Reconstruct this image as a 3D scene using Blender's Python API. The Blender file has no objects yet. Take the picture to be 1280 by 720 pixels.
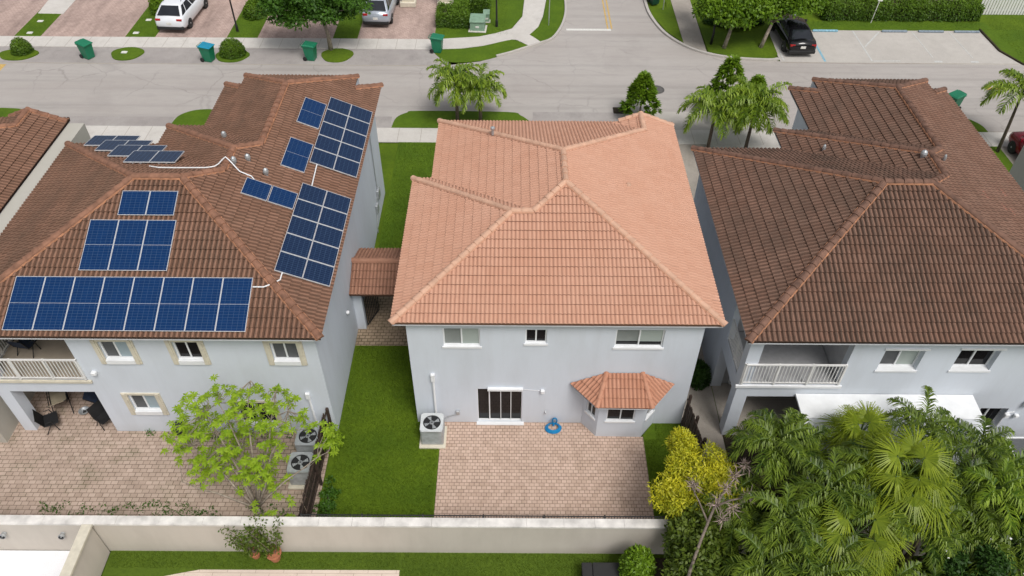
import bpy, bmesh, math, random
import numpy as np
from mathutils import Vector, Matrix
random.seed(7); rng = np.random.default_rng(7)
R = math.radians
scn = bpy.context.scene
col = scn.collection
PI = math.pi

# ------------------------------------------------------------------ helpers
class MB:
    def __init__(s): s.v=[]; s.f=[]; s.t=[]; s.g=[]; s.sm=False
    def add(s, vs, fs, tint=0.5, gap=0.0):
        b=len(s.v); s.v.extend([tuple(p) for p in vs])
        for f in fs: s.f.append(tuple(i+b for i in f)); s.t.append(tint); s.g.append(gap)
    def box(s, x0,x1,y0,y1,z0,z1, tint=0.5, M=None):
        vs=[(x0,y0,z0),(x1,y0,z0),(x1,y1,z0),(x0,y1,z0),(x0,y0,z1),(x1,y0,z1),(x1,y1,z1),(x0,y1,z1)]
        if M is not None: vs=[tuple(M@Vector(p)) for p in vs]
        s.add(vs,[(0,3,2,1),(4,5,6,7),(0,1,5,4),(1,2,6,5),(2,3,7,6),(3,0,4,7)],tint)
        return s
    def bbox(s, x0,x1,y0,y1,z0,z1, r=0.03, seg=2, M=None, tint=0.5):
        bm=bmesh.new()
        bmesh.ops.create_cube(bm,size=1)
        for v in bm.verts:
            v.co=Vector(((x0+x1)/2+v.co.x*(x1-x0),(y0+y1)/2+v.co.y*(y1-y0),(z0+z1)/2+v.co.z*(z1-z0)))
        bmesh.ops.bevel(bm,geom=bm.edges[:],offset=r,segments=seg,profile=.5,affect='EDGES')
        s.frombm(bm,M,tint); return s
    def frombm(s,bm,M=None,tint=0.5):
        bm.verts.index_update()
        vs=[(M@v.co if M is not None else v.co) for v in bm.verts]
        s.add(vs,[[v.index for v in f.verts] for f in bm.faces],tint); bm.free()
    def quad(s,a,b,c,d,tint=.5): s.add([a,b,c,d],[(0,1,2,3)],tint); return s
    def tube(s, pts, rad, n=6, cap=True, tint=.5):
        pts=[Vector(p) for p in pts]
        if not hasattr(rad,'__len__'): rad=[rad]*len(pts)
        rings=[]; up=None
        for i,p in enumerate(pts):
            d=(pts[min(i+1,len(pts)-1)]-pts[max(i-1,0)]).normalized()
            if up is None: up=Vector((0,0,1)) if abs(d.z)<.9 else Vector((1,0,0))
            a=d.cross(up).normalized(); b=a.cross(d).normalized(); up=b
            rings.append([p+(a*math.cos(2*PI*k/n)+b*math.sin(2*PI*k/n))*rad[i] for k in range(n)])
        vs=[q for r in rings for q in r]; fs=[]
        for i in range(len(pts)-1):
            for k in range(n): fs.append((i*n+k,i*n+(k+1)%n,(i+1)*n+(k+1)%n,(i+1)*n+k))
        if cap: fs.append(tuple(range(n))[::-1]); fs.append(tuple((len(pts)-1)*n+k for k in range(n)))
        s.add(vs,fs,tint); return s
    def lathe(s, prof, c=(0,0,0), n=16, M=None, tint=.5):
        vs=[];fs=[]
        for r,z in prof:
            for k in range(n):
                p=Vector((c[0]+r*math.cos(2*PI*k/n),c[1]+r*math.sin(2*PI*k/n),c[2]+z))
                vs.append(M@p if M is not None else p)
        for i in range(len(prof)-1):
            for k in range(n): fs.append((i*n+k,i*n+(k+1)%n,(i+1)*n+(k+1)%n,(i+1)*n+k))
        fs.append(tuple((len(prof)-1)*n+k for k in range(n)))
        s.add(vs,fs,tint); return s
    def build(s, name, m, parent=None, smooth=False, cat=None, label=None, kind=None, group=None):
        me=bpy.data.meshes.new(name); me.from_pydata([tuple(p) for p in s.v],[],s.f); me.validate(verbose=False)
        n=len(me.polygons)
        if n==len(s.f):
            a=me.attributes.new('tint','FLOAT','FACE'); a.data.foreach_set('value',np.array(s.t,dtype=np.float32))
            if any(s.g):
                a=me.attributes.new('gap','FLOAT','FACE'); a.data.foreach_set('value',np.array(s.g,dtype=np.float32))
        if smooth: me.polygons.foreach_set('use_smooth',[True]*n)
        me.materials.append(m)
        o=bpy.data.objects.new(name,me); col.objects.link(o)
        if parent: o.parent=parent; o.matrix_parent_inverse=Matrix.Identity(4); 
        if label: o['label']=label
        if cat: o['category']=cat
        if kind: o['kind']=kind
        if group: o['group']=group
        return o

def thing(name,label,cat,loc=(0,0,0),rz=0,group=None):
    o=bpy.data.objects.new(name,None); col.objects.link(o); o.empty_display_size=.2
    o.location=loc; o.rotation_euler=(0,0,rz); o['label']=label; o['category']=cat
    if group: o['group']=group
    return o
def copy_tree(o,parent=None):
    c=o.copy(); col.objects.link(c)
    if parent: c.parent=parent
    for ch in [q for q in o.children]: copy_tree(ch,c)
    return c
def structure(name,mb,m): return mb.build(name,m,kind='structure')

# ------------------------------------------------------------------ materials
def newmat(name):
    m=bpy.data.materials.new(name); m.use_nodes=True; nt=m.node_tree; b=nt.nodes['Principled BSDF']; return m,nt,b
def N(nt,t,**k):
    n=nt.nodes.new(t)
    for a,v in k.items():
        if a in n.inputs.keys() if isinstance(a,str) else False: n.inputs[a].default_value=v
        else: setattr(n,a,v)
    return n
def mixc(nt,fac,a,b,mode='MIX'):
    n=nt.nodes.new('ShaderNodeMix'); n.data_type='RGBA'; n.blend_type=mode
    for s,v in ((0,fac),(6,a),(7,b)):
        if hasattr(v,'links') or isinstance(v,bpy.types.NodeSocket): nt.links.new(v,n.inputs[s])
        else: n.inputs[s].default_value = v if s==0 else (*v[:3],1)
    return n.outputs[2]
def ramp(nt,src,p0,p1,c0=0,c1=1):
    r=nt.nodes.new('ShaderNodeMapRange'); nt.links.new(src,r.inputs[0])
    for i,v in enumerate((p0,p1,c0,c1)): r.inputs[i+1].default_value=v
    return r.outputs[0]
def coord(nt,scale=(1,1,1),kind='Object',rot=(0,0,0)):
    t=nt.nodes.new('ShaderNodeTexCoord'); mp=nt.nodes.new('ShaderNodeMapping'); mp.inputs['Scale'].default_value=scale; mp.inputs['Rotation'].default_value=rot
    nt.links.new(t.outputs[kind],mp.inputs[0]); return mp.outputs[0]
def noise(nt,sc,detail=4,vec=None,rough=.55):
    n=nt.nodes.new('ShaderNodeTexNoise'); n.inputs['Scale'].default_value=sc; n.inputs['Detail'].default_value=detail; n.inputs['Roughness'].default_value=rough
    if vec is not None: nt.links.new(vec,n.inputs['Vector'])
    return n.outputs[0]
def bump(nt,b,src,strength=.3,dist=.02):
    n=nt.nodes.new('ShaderNodeBump'); n.inputs['Strength'].default_value=strength; n.inputs['Distance'].default_value=dist
    nt.links.new(src,n.inputs['Height']); nt.links.new(n.outputs[0],b.inputs['Normal'])
def simple(name,c,rough=.6,metal=0,var=.12,sc=6,bumps=None,spec=.5):
    m,nt,b=newmat(name); v=coord(nt)
    f=noise(nt,sc,5,v)
    k=ramp(nt,f,.3,.7)
    o=mixc(nt,k,[x*(1-var) for x in c],[min(1,x*(1+var)) for x in c])
    nt.links.new(o,b.inputs['Base Color']); b.inputs['Roughness'].default_value=rough; b.inputs['Metallic'].default_value=metal
    b.inputs['Specular IOR Level'].default_value=spec
    if bumps: bump(nt,b,noise(nt,bumps[0],4,v),bumps[1],.01)
    return m
def ground_mat(name,ca,cb,cc,s1=.25,s2=2.5,rough=.95,stain=.0,stainc=(0.05,.05,.05),bs=40,bst=.3,yst=1.0):
    m,nt,b=newmat(name); v=coord(nt,(1,yst,1))
    n1=noise(nt,s1,6,v,.6); n2=noise(nt,s2,6,v,.65); n3=noise(nt,bs,3,v)
    c=mixc(nt,ramp(nt,n1,.35,.65),ca,cb); c=mixc(nt,ramp(nt,n2,.45,.75,0,.55),c,cc)
    g=ramp(nt,n3,.3,.7,.88,1.1)
    mm=nt.nodes.new('ShaderNodeVectorMath'); mm.operation='SCALE'; nt.links.new(c,mm.inputs[0]); nt.links.new(g,mm.inputs['Scale']); c=mm.outputs[0]
    if stain>0:
        n4=noise(nt,s1*2.2,7,coord(nt,(1.3,.9,1),rot=(0,0,.7)),.7); c=mixc(nt,ramp(nt,n4,.52,.72,0,stain),c,stainc)
    nt.links.new(c,b.inputs['Base Color']); b.inputs['Roughness'].default_value=rough; b.inputs['Specular IOR Level'].default_value=.2
    bump(nt,b,n3,bst,.02)
    return m
def paver_mat(name,c1,c2,mortar,bw=.22,bh=.14,moss=0.0,mossc=(.05,.07,.015),rot=0,stain=0.2,ms=.012,streak=(1,1,1)):
    m,nt,b=newmat(name); v=coord(nt,rot=(0,0,rot))
    br=nt.nodes.new('ShaderNodeTexBrick'); nt.links.new(v,br.inputs['Vector']); br.inputs['Scale'].default_value=1
    br.inputs['Brick Width'].default_value=bw; br.inputs['Row Height'].default_value=bh; br.inputs['Mortar Size'].default_value=ms
    br.inputs['Mortar Smooth'].default_value=.3
    br.inputs['Color1'].default_value=(*c1,1); br.inputs['Color2'].default_value=(*c2,1); br.inputs['Mortar'].default_value=(*mortar,1)
    n1=noise(nt,.5,6,coord(nt,streak),.65); n2=noise(nt,3.0,5,v)
    c=mixc(nt,ramp(nt,n1,.4,.7,0,stain),br.outputs['Color'],[x*.45 for x in c1])
    c=mixc(nt,ramp(nt,n2,.3,.75,0,.35),c,[min(1,x*1.2) for x in c2])
    if moss>0:
        n3=noise(nt,.9,6,v,.7); mo=ramp(nt,n3,.5,.66,0,moss)
        mk=nt.nodes.new('ShaderNodeMath'); mk.operation='MULTIPLY'; nt.links.new(mo,mk.inputs[0]); nt.links.new(ramp(nt,br.outputs['Fac'],0,1,.35,1),mk.inputs[1])
        c=mixc(nt,mk.outputs[0],c,mossc)
    nt.links.new(c,b.inputs['Base Color']); b.inputs['Roughness'].default_value=.9; b.inputs['Specular IOR Level'].default_value=.2
    bump(nt,b,br.outputs['Fac'],-.5,.01)
    return m
def roof_mat(name,ca,cb,cw,darkc=(.05,.045,.035),mf=.5,shadec=.35,tv=.25):
    m,nt,b=newmat(name); v=coord(nt)
    at=nt.nodes.new('ShaderNodeAttribute'); at.attribute_name='tint'
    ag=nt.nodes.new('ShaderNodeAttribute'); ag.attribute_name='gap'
    c=mixc(nt,at.outputs['Fac'],ca,cb)
    n1=noise(nt,.35,6,v,.65); n2=noise(nt,5,5,v,.7)
    c=mixc(nt,ramp(nt,n1,.42,.7,0,tv),c,cw)
    c=mixc(nt,ramp(nt,n2,.48,.72,0,mf*.6),c,darkc)
    # darker streaks mostly on faces looking west (left)
    g=nt.nodes.new('ShaderNodeNewGeometry'); sx=nt.nodes.new('ShaderNodeSeparateXYZ'); nt.links.new(g.outputs['True Normal'],sx.inputs[0])
    wl=nt.nodes.new('ShaderNodeMath'); wl.operation='MULTIPLY'; nt.links.new(ramp(nt,sx.outputs[0],-.1,-.38,0.12,1),wl.inputs[0])
    nt.links.new(ramp(nt,noise(nt,.8,6,coord(nt,(1,.5,1)),.7),.38,.62,.15,mf),wl.inputs[1])
    c=mixc(nt,wl.outputs[0],c,darkc)
    dk=nt.nodes.new('ShaderNodeMath'); dk.operation='MULTIPLY'; nt.links.new(ag.outputs['Fac'],dk.inputs[0]); dk.inputs[1].default_value=shadec
    c=mixc(nt,dk.outputs[0],c,[x*.3 for x in ca])  # shade painted into the colour of course risers and tile pans
    nt.links.new(c,b.inputs['Base Color']); b.inputs['Roughness'].default_value=.85; b.inputs['Specular IOR Level'].default_value=.25
    bump(nt,b,noise(nt,30,3,v),.25,.01)
    return m
def wall_mat(name,c,dirt=(.3,.28,.25),df=.25):
    m,nt,b=newmat(name); v=coord(nt,(1,1,.35))
    n1=noise(nt,.9,6,v,.6); n2=noise(nt,60,2)
    cc=mixc(nt,ramp(nt,n1,.45,.8,0,df),c,dirt)
    cc=mixc(nt,ramp(nt,noise(nt,3.0,6,coord(nt,(1,1,.08)),.7),.5,.75,0,.13),cc,dirt)
    # splash dirt close to the ground
    g=nt.nodes.new('ShaderNodeNewGeometry'); sx=nt.nodes.new('ShaderNodeSeparateXYZ'); nt.links.new(g.outputs['Position'],sx.inputs[0])
    lo=nt.nodes.new('ShaderNodeMath'); lo.operation='MULTIPLY'; nt.links.new(ramp(nt,sx.outputs[2],.5,0,0,.45),lo.inputs[0]); nt.links.new(ramp(nt,noise(nt,2.5,5),.35,.65),lo.inputs[1])
    cc=mixc(nt,lo.outputs[0],cc,dirt)
    nt.links.new(cc,b.inputs['Base Color']); b.inputs['Roughness'].default_value=.9; b.inputs['Specular IOR Level'].default_value=.2
    bump(nt,b,noise(nt,45,3),.25,.01)
    return m
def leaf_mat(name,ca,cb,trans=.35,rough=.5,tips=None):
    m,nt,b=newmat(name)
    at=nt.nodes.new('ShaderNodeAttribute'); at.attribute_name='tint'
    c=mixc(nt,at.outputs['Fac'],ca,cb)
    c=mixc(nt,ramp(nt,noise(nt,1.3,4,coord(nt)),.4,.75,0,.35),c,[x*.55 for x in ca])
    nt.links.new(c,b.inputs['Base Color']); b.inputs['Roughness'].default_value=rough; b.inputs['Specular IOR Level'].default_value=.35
    tr=nt.nodes.new('ShaderNodeBsdfTranslucent'); nt.links.new(mixc(nt,.5,c,cb),tr.inputs[0])
    mx=nt.nodes.new('ShaderNodeMixShader'); mx.inputs[0].default_value=trans
    nt.links.new(b.outputs[0],mx.inputs[1]); nt.links.new(tr.outputs[0],mx.inputs[2])
    nt.links.new(mx.outputs[0],nt.nodes['Material Output'].inputs[0]); return m
def glass_mat(name,c=(.015,.017,.018),c2=None,rough=.06,blind=False,spec=.5):
    m,nt,b=newmat(name)
    v=coord(nt)
    if blind:
        w=nt.nodes.new('ShaderNodeTexWave'); w.wave_type='BANDS'; w.bands_direction='Z'; w.inputs['Scale'].default_value=7; nt.links.new(v,w.inputs[0])
        cc=mixc(nt,w.outputs['Fac'],[x*.8 for x in c],c)
    else: cc=mixc(nt,ramp(nt,noise(nt,1.2,4,v),.35,.7),c,c2 or [x*1.8 for x in c])
    nt.links.new(cc,b.inputs['Base Color']); b.inputs['Roughness'].default_value=rough; b.inputs['Specular IOR Level'].default_value=spec; return m
def solar_mat(name,c):
    m,nt,b=newmat(name); v=coord(nt)
    br=nt.nodes.new('ShaderNodeTexBrick'); br.offset=0; nt.links.new(v,br.inputs['Vector']); br.inputs['Scale'].default_value=1
    br.inputs['Brick Width'].default_value=1/6; br.inputs['Row Height'].default_value=.95/10; br.inputs['Mortar Size'].default_value=.004
    br.inputs['Mortar Smooth'].default_value=0
    br.inputs['Color1'].default_value=(*c,1); br.inputs['Color2'].default_value=(c[0]*.8,c[1]*.85,c[2]*.9,1); br.inputs['Mortar'].default_value=(.055,.105,.19,1)
    cc=mixc(nt,ramp(nt,noise(nt,3,4,v),.35,.7,0,.4),br.outputs['Color'],[x*1.25 for x in c])
    nt.links.new(cc,b.inputs['Base Color']); b.inputs['Roughness'].default_value=.22; b.inputs['Specular IOR Level'].default_value=.22
    return m

M={}
M['wall_blue']=wall_mat('wall_blue',(.63,.67,.73),(.42,.43,.44),.3)
M['wall_beige']=wall_mat('wall_beige',(.46,.44,.39),(.36,.34,.29),.3)
M['garden_wall']=wall_mat('garden_wall',(.56,.51,.45),(.38,.34,.29),.5)
M['wall_cap']=simple('wall_cap',(.68,.65,.61),.8,var=.25,sc=2.2,bumps=(30,.3))
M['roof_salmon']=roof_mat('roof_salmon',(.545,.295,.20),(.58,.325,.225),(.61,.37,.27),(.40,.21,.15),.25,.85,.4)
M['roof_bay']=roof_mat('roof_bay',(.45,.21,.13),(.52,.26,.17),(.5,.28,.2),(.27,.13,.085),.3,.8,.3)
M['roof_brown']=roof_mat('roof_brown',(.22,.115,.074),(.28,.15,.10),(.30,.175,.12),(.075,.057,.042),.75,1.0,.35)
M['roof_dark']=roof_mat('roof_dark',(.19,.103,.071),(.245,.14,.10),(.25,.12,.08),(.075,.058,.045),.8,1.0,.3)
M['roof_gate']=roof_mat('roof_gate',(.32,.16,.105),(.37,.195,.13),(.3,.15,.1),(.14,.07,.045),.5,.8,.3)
M['ridge_salmon']=simple('ridge_salmon',(.57,.345,.24),.85,var=.15,sc=3,bumps=(30,.2))
M['ridge_brown']=simple('ridge_brown',(.24,.118,.073),.85,var=.35,sc=3.5,bumps=(30,.2))
M['ridge_dark']=simple('ridge_dark',(.16,.085,.058),.85,var=.4,sc=3.5,bumps=(30,.2))
M['mortar_o']=simple('mortar_orange',(.40,.19,.105),.9,var=.3,sc=4)
M['mortar_s']=simple('mortar_salmon',(.55,.30,.2),.9,var=.1,sc=4)
M['white']=simple('white_paint',(.78,.79,.80),.45,var=.05,sc=3)
M['white_rail']=simple('white_rail_paint',(.75,.74,.72),.5,var=.06,sc=3)
M['cream']=simple('cream_trim',(.62,.57,.46),.7,var=.1,sc=5)
M['soffit']=simple('soffit',(.55,.56,.58),.8,var=.05)
M['glass']=glass_mat('dark_glass',(.008,.008,.009),spec=.28)
M['screen']=glass_mat('screened_glass',(.085,.088,.092),(.13,.135,.14),.5,spec=.2)
M['blind']=glass_mat('blind_glass',(.40,.45,.42),rough=.3,blind=True,spec=.3)
M['blindblue']=glass_mat('blue_blind_glass',(.34,.42,.46),rough=.3,blind=True,spec=.3)
M['curtain']=glass_mat('grey_blind_glass',(.19,.21,.20),(.26,.28,.27),rough=.3,spec=.3)
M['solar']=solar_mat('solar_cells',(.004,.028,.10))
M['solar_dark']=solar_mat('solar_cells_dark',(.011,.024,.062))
M['alu']=simple('aluminium',(.72,.73,.75),.35,.3,var=.05)
M['galv']=simple('galvanised',(.45,.47,.48),.4,.5,var=.15)
M['black']=simple('black_metal',(.015,.015,.016),.5,var=.2)
M['darkwood']=simple('dark_stained_wood',(.045,.028,.02),.8,var=.5,sc=7,bumps=(20,.4))
M['grass']=ground_mat('grass',(.070,.130,.008),(.100,.170,.010),(.050,.095,.008),.6,6,bs=55,bst=.7)
M['grass2']=ground_mat('grass_dark',(.072,.126,.007),(.112,.176,.009),(.045,.082,.006),.5,6,bs=55,bst=.7)
M['turf']=ground_mat('artificial_turf',(.068,.112,.010),(.095,.148,.014),(.042,.078,.010),.4,8,bs=60,bst=.7)
M['road']=ground_mat('asphalt_pale',(.40,.365,.34),(.44,.41,.385),(.36,.33,.31),.10,1.0,stain=.30,stainc=(.28,.255,.24),bs=50,bst=.2,yst=3.5)
def add_cracks(m,sc=.35,fac=.35,colr=(.16,.15,.14)):
    nt=m.node_tree; b=nt.nodes['Principled BSDF']; src=b.inputs['Base Color'].links[0].from_socket
    v=coord(nt); nz=nt.nodes.new('ShaderNodeTexNoise'); nz.inputs['Scale'].default_value=1.2; nz.inputs['Detail'].default_value=5; nt.links.new(v,nz.inputs['Vector'])
    mv=nt.nodes.new('ShaderNodeVectorMath'); mv.operation='MULTIPLY_ADD'; nt.links.new(nz.outputs['Color'],mv.inputs[0]); mv.inputs[1].default_value=(.9,.9,0); nt.links.new(v,mv.inputs[2])
    vo=nt.nodes.new('ShaderNodeTexVoronoi'); vo.feature='DISTANCE_TO_EDGE'; vo.inputs['Scale'].default_value=sc; nt.links.new(mv.outputs[0],vo.inputs['Vector'])
    k=ramp(nt,vo.outputs['Distance'],0,.02,fac,0); mk=nt.nodes.new('ShaderNodeMath'); mk.operation='MULTIPLY'; nt.links.new(k,mk.inputs[0]); nt.links.new(ramp(nt,noise(nt,.15,4,v),.45,.6),mk.inputs[1])
    c=mixc(nt,mk.outputs[0],src,colr)
    g=nt.nodes.new('ShaderNodeNewGeometry'); sx=nt.nodes.new('ShaderNodeSeparateXYZ'); nt.links.new(g.outputs['Position'],sx.inputs[0])
    st=nt.nodes.new('ShaderNodeTexNoise'); st.inputs['Scale'].default_value=1; st.inputs['Detail'].default_value=5; nt.links.new(coord(nt,(.05,1.6,1)),st.inputs['Vector'])
    c=mixc(nt,ramp(nt,st.outputs[0],.5,.68,0,.35),c,[x*1.6 for x in colr])
    nt.links.new(c,b.inputs['Base Color'])
add_cracks(M['road'])
M['apron']=ground_mat('apron_grey',(.33,.30,.285),(.40,.37,.35),(.28,.26,.25),.3,1.5,stain=.35,stainc=(.18,.17,.16),bs=50,bst=.2)
M['parking']=ground_mat('parking_concrete',(.46,.43,.395),(.52,.49,.45),(.42,.39,.36),.2,2,stain=.3,stainc=(.32,.30,.28),bs=50,bst=.2)
M['concrete']=ground_mat('concrete',(.56,.53,.49),(.62,.59,.55),(.48,.45,.41),.3,2,stain=.25,stainc=(.33,.30,.27),bs=50,bst=.15)
M['concrete_old']=ground_mat('old_concrete',(.36,.32,.28),(.42,.38,.33),(.28,.25,.21),.5,2,stain=.4,stainc=(.18,.16,.13),bs=50,bst=.2)
M['whitefloor']=ground_mat('white_floor',(.80,.80,.82),(.85,.85,.87),(.74,.74,.76),.5,3,bs=50,bst=.05)
M['soil']=ground_mat('dark_soil',(.035,.026,.018),(.06,.045,.03),(.02,.03,.01),1.0,6,bs=30,bst=1)
M['pav_mid']=paver_mat('patio_pavers',(.46,.33,.255),(.58,.43,.345),(.16,.105,.08),.175,.135,.12,stain=.12,ms=.011)
M['pav_left']=paver_mat('old_patio_pavers',(.39,.295,.235),(.51,.395,.325),(.15,.105,.075),.24,.165,.65,stain=.3,ms=.014)
M['pav_side']=paver_mat('side_yard_pavers',(.30,.22,.15),(.40,.30,.21),(.09,.07,.04),.24,.165,.9,(.04,.04,.012),stain=.5,ms=.018)
M['pav_front']=paver_mat('driveway_pavers',(.43,.315,.275),(.52,.39,.34),(.28,.20,.17),.24,.16,0,stain=.95,ms=.012,streak=(1.6,.35,1))
M['pav_low']=paver_mat('lower_pavers',(.60,.50,.42),(.64,.54,.46),(.40,.32,.26),.9,.5,0,stain=.1)
M['yellow']=simple('yellow_road_paint',(.55,.37,.12),.8,var=.25,sc=9)
M['whitep']=simple('white_road_paint',(.68,.67,.63),.8,var=.15,sc=9)
M['bluep']=simple('blue_paint',(.22,.42,.52),.8,var=.35,sc=9)
M['faded']=simple('faded_paint',(.52,.52,.50),.8,var=.2,sc=9)
M['bark']=simple('bark',(.17,.13,.10),.95,var=.4,sc=9,bumps=(20,.6))
M['bark_pale']=simple('pale_bark',(.30,.25,.20),.95,var=.4,sc=9,bumps=(20,.6))
M['bark_dead']=simple('dead_bark',(.17,.135,.11),.95,var=.4,sc=9,bumps=(20,.6))
M['palmtrunk']=simple('palm_trunk',(.13,.10,.075),.95,var=.4,sc=12,bumps=(25,.6))
M['crownshaft']=simple('crownshaft',(.10,.16,.04),.6,var=.3,sc=5)
M['terracotta']=simple('terracotta',(.42,.16,.08),.8,var=.2,sc=7)
M['lf_lime']=leaf_mat('lime_leaves',(.20,.36,.02),(.44,.60,.04),.4)
M['lf_mid']=leaf_mat('green_leaves',(.035,.10,.012),(.10,.22,.02),.35)
M['lf_bright']=leaf_mat('bright_leaves',(.065,.15,.010),(.22,.36,.02),.35)
M['lf_dark']=leaf_mat('dark_leaves',(.018,.055,.010),(.055,.125,.016),.3)
M['lf_yellow']=leaf_mat('yellow_leaves',(.17,.25,.012),(.80,.73,.04),.35)
M['lf_palm']=leaf_mat('palm_leaflets',(.018,.052,.006),(.235,.325,.032),.3,.4)
M['lf_palm_b']=leaf_mat('bright_palm_leaflets',(.055,.13,.010),(.34,.46,.04),.35,.4)
M['lf_fan']=leaf_mat('fan_palm_leaves',(.055,.12,.010),(.42,.50,.035),.4,.4)
M['lf_hedge']=leaf_mat('hedge_leaves',(.045,.11,.008),(.15,.26,.016),.3)
M['lf_olive']=leaf_mat('olive_leaves',(.05,.10,.012),(.15,.20,.02),.3)
M['dry']=simple('dry_leaves',(.36,.27,.24),.9,var=.3,sc=6)
M['flower']=simple('white_petals',(.8,.8,.78),.6)
M['binl']=simple('green_bin_plastic',(.008,.17,.085),.45,var=.12)
M['binlb']=simple('blue_bin_lid',(.01,.24,.38),.45,var=.12)
M['bind']=simple('dark_green_plastic',(.01,.06,.035),.5,var=.12)
M['stopgrey']=simple('wheel_stop_paint',(.22,.27,.32),.8,var=.3,sc=9)
M['acgrey']=simple('light_grey_paint',(.55,.57,.57),.5,var=.1)
M['manhole']=simple('cast_iron',(.10,.095,.09),.7,var=.3)
M['rubber']=simple('rubber',(.02,.02,.02),.8)
M['utilgreen']=simple('utility_green',(.20,.31,.22),.6,var=.15)
M['carw']=simple('white_car_paint',(.72,.74,.77),.18,var=.02)
M['cars']=simple('silver_car_paint',(.42,.46,.52),.2,.3,var=.03)
M['carb']=simple('black_car_paint',(.008,.008,.010),.1,var=.1)
M['carr']=simple('red_car_paint',(.20,.008,.018),.15,var=.1)
M['carglass']=glass_mat('car_glass',(.012,.014,.018),rough=.03)
M['lampred']=simple('red_lamp',(.40,.012,.012),.2)
M['bluehose']=simple('blue_hose',(.006,.19,.42),.4,var=.15)
M['fabric_tan']=simple('tan_sling_fabric',(.36,.31,.22),.85,var=.1)
M['navy']=simple('navy_fabric',(.018,.03,.06),.8,var=.3)
M['floor_beige']=simple('balcony_floor',(.38,.32,.25),.85,var=.12,sc=2)
M['int']=simple('interior_wall',(.42,.42,.43),.9,var=.08)
M['grasscut']=leaf_mat('grass_blades',(.070,.12,.006),(.16,.235,.014),.3)
M['patchred']=simple('red_sealant',(.40,.13,.09),.8,var=.2)
M['pinkwall']=wall_mat('pink_wall',(.42,.33,.28),(.34,.27,.23),.3)
M['greypanel']=simple('translucent_panel',(.62,.64,.67),.35,var=.12,sc=2)

# ------------------------------------------------------------------ 2-D polygon tools for the roofs
def clip(poly,a,b,c):           # keep a*x+b*y+c >= 0
    out=[]
    for i in range(len(poly)):
        p,q=poly[i],poly[(i+1)%len(poly)]; dp=a*p[0]+b*p[1]+c; dq=a*q[0]+b*q[1]+c
        if dp>=0: out.append(p)
        if (dp>0 and dq<0) or (dp<0 and dq>0):
            t=dp/(dp-dq); out.append((p[0]+t*(q[0]-p[0]),p[1]+t*(q[1]-p[1])))
    return out
def area(p): return abs(sum(p[i][0]*p[(i+1)%len(p)][1]-p[(i+1)%len(p)][0]*p[i][1] for i in range(len(p))))/2 if len(p)>2 else 0
def subtract(poly,hps):
    cur=poly; out=[]
    for h in hps:
        o=clip(cur,-h[0],-h[1],-h[2])
        if area(o)>1e-3: out.append(o)
        cur=clip(cur,*h)
        if area(cur)<1e-4: return out
    return out
def rectp(d): return [(d[0],d[2]),(d[1],d[2]),(d[1],d[3]),(d[0],d[3])]
def pl(kind,pos,m,ze=5.7):      # plane z = a + b x + c y rising away from an eave
    return {'L':(ze-m*pos,m,0),'R':(ze+m*pos,-m,0),'B':(ze-m*pos,0,m),'F':(ze+m*pos,0,-m)}[kind]
def roof_pieces(wings):
    res=[]
    for i,(dom,pls) in enumerate(wings):
        for f in pls:
            p=rectp(dom)
            for g in pls:
                if g is not f: p=clip(p,g[1]-f[1],g[2]-f[2],g[0]-f[0])
            if area(p)<1e-3: continue
            ps=[p]
            for j,(dj,pj) in enumerate(wings):
                if j==i: continue
                e=-1e-4 if j>i else 1e-4
                h=[(1,0,-dj[0]),(-1,0,dj[1]),(0,1,-dj[2]),(0,-1,dj[3])]+[(g[1]-f[1],g[2]-f[2],g[0]-f[0]+e) for g in pj]
                ps=[r for q in ps for r in subtract(q,h)]
            res+= [(q,f) for q in ps]
    return res
def env(wings,x,y):
    z=0
    for d,pls in wings:
        if d[0]-.01<=x<=d[1]+.01 and d[2]-.01<=y<=d[3]+.01: z=max(z,min(a+b*x+c*y for a,b,c in pls))
    return z
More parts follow.
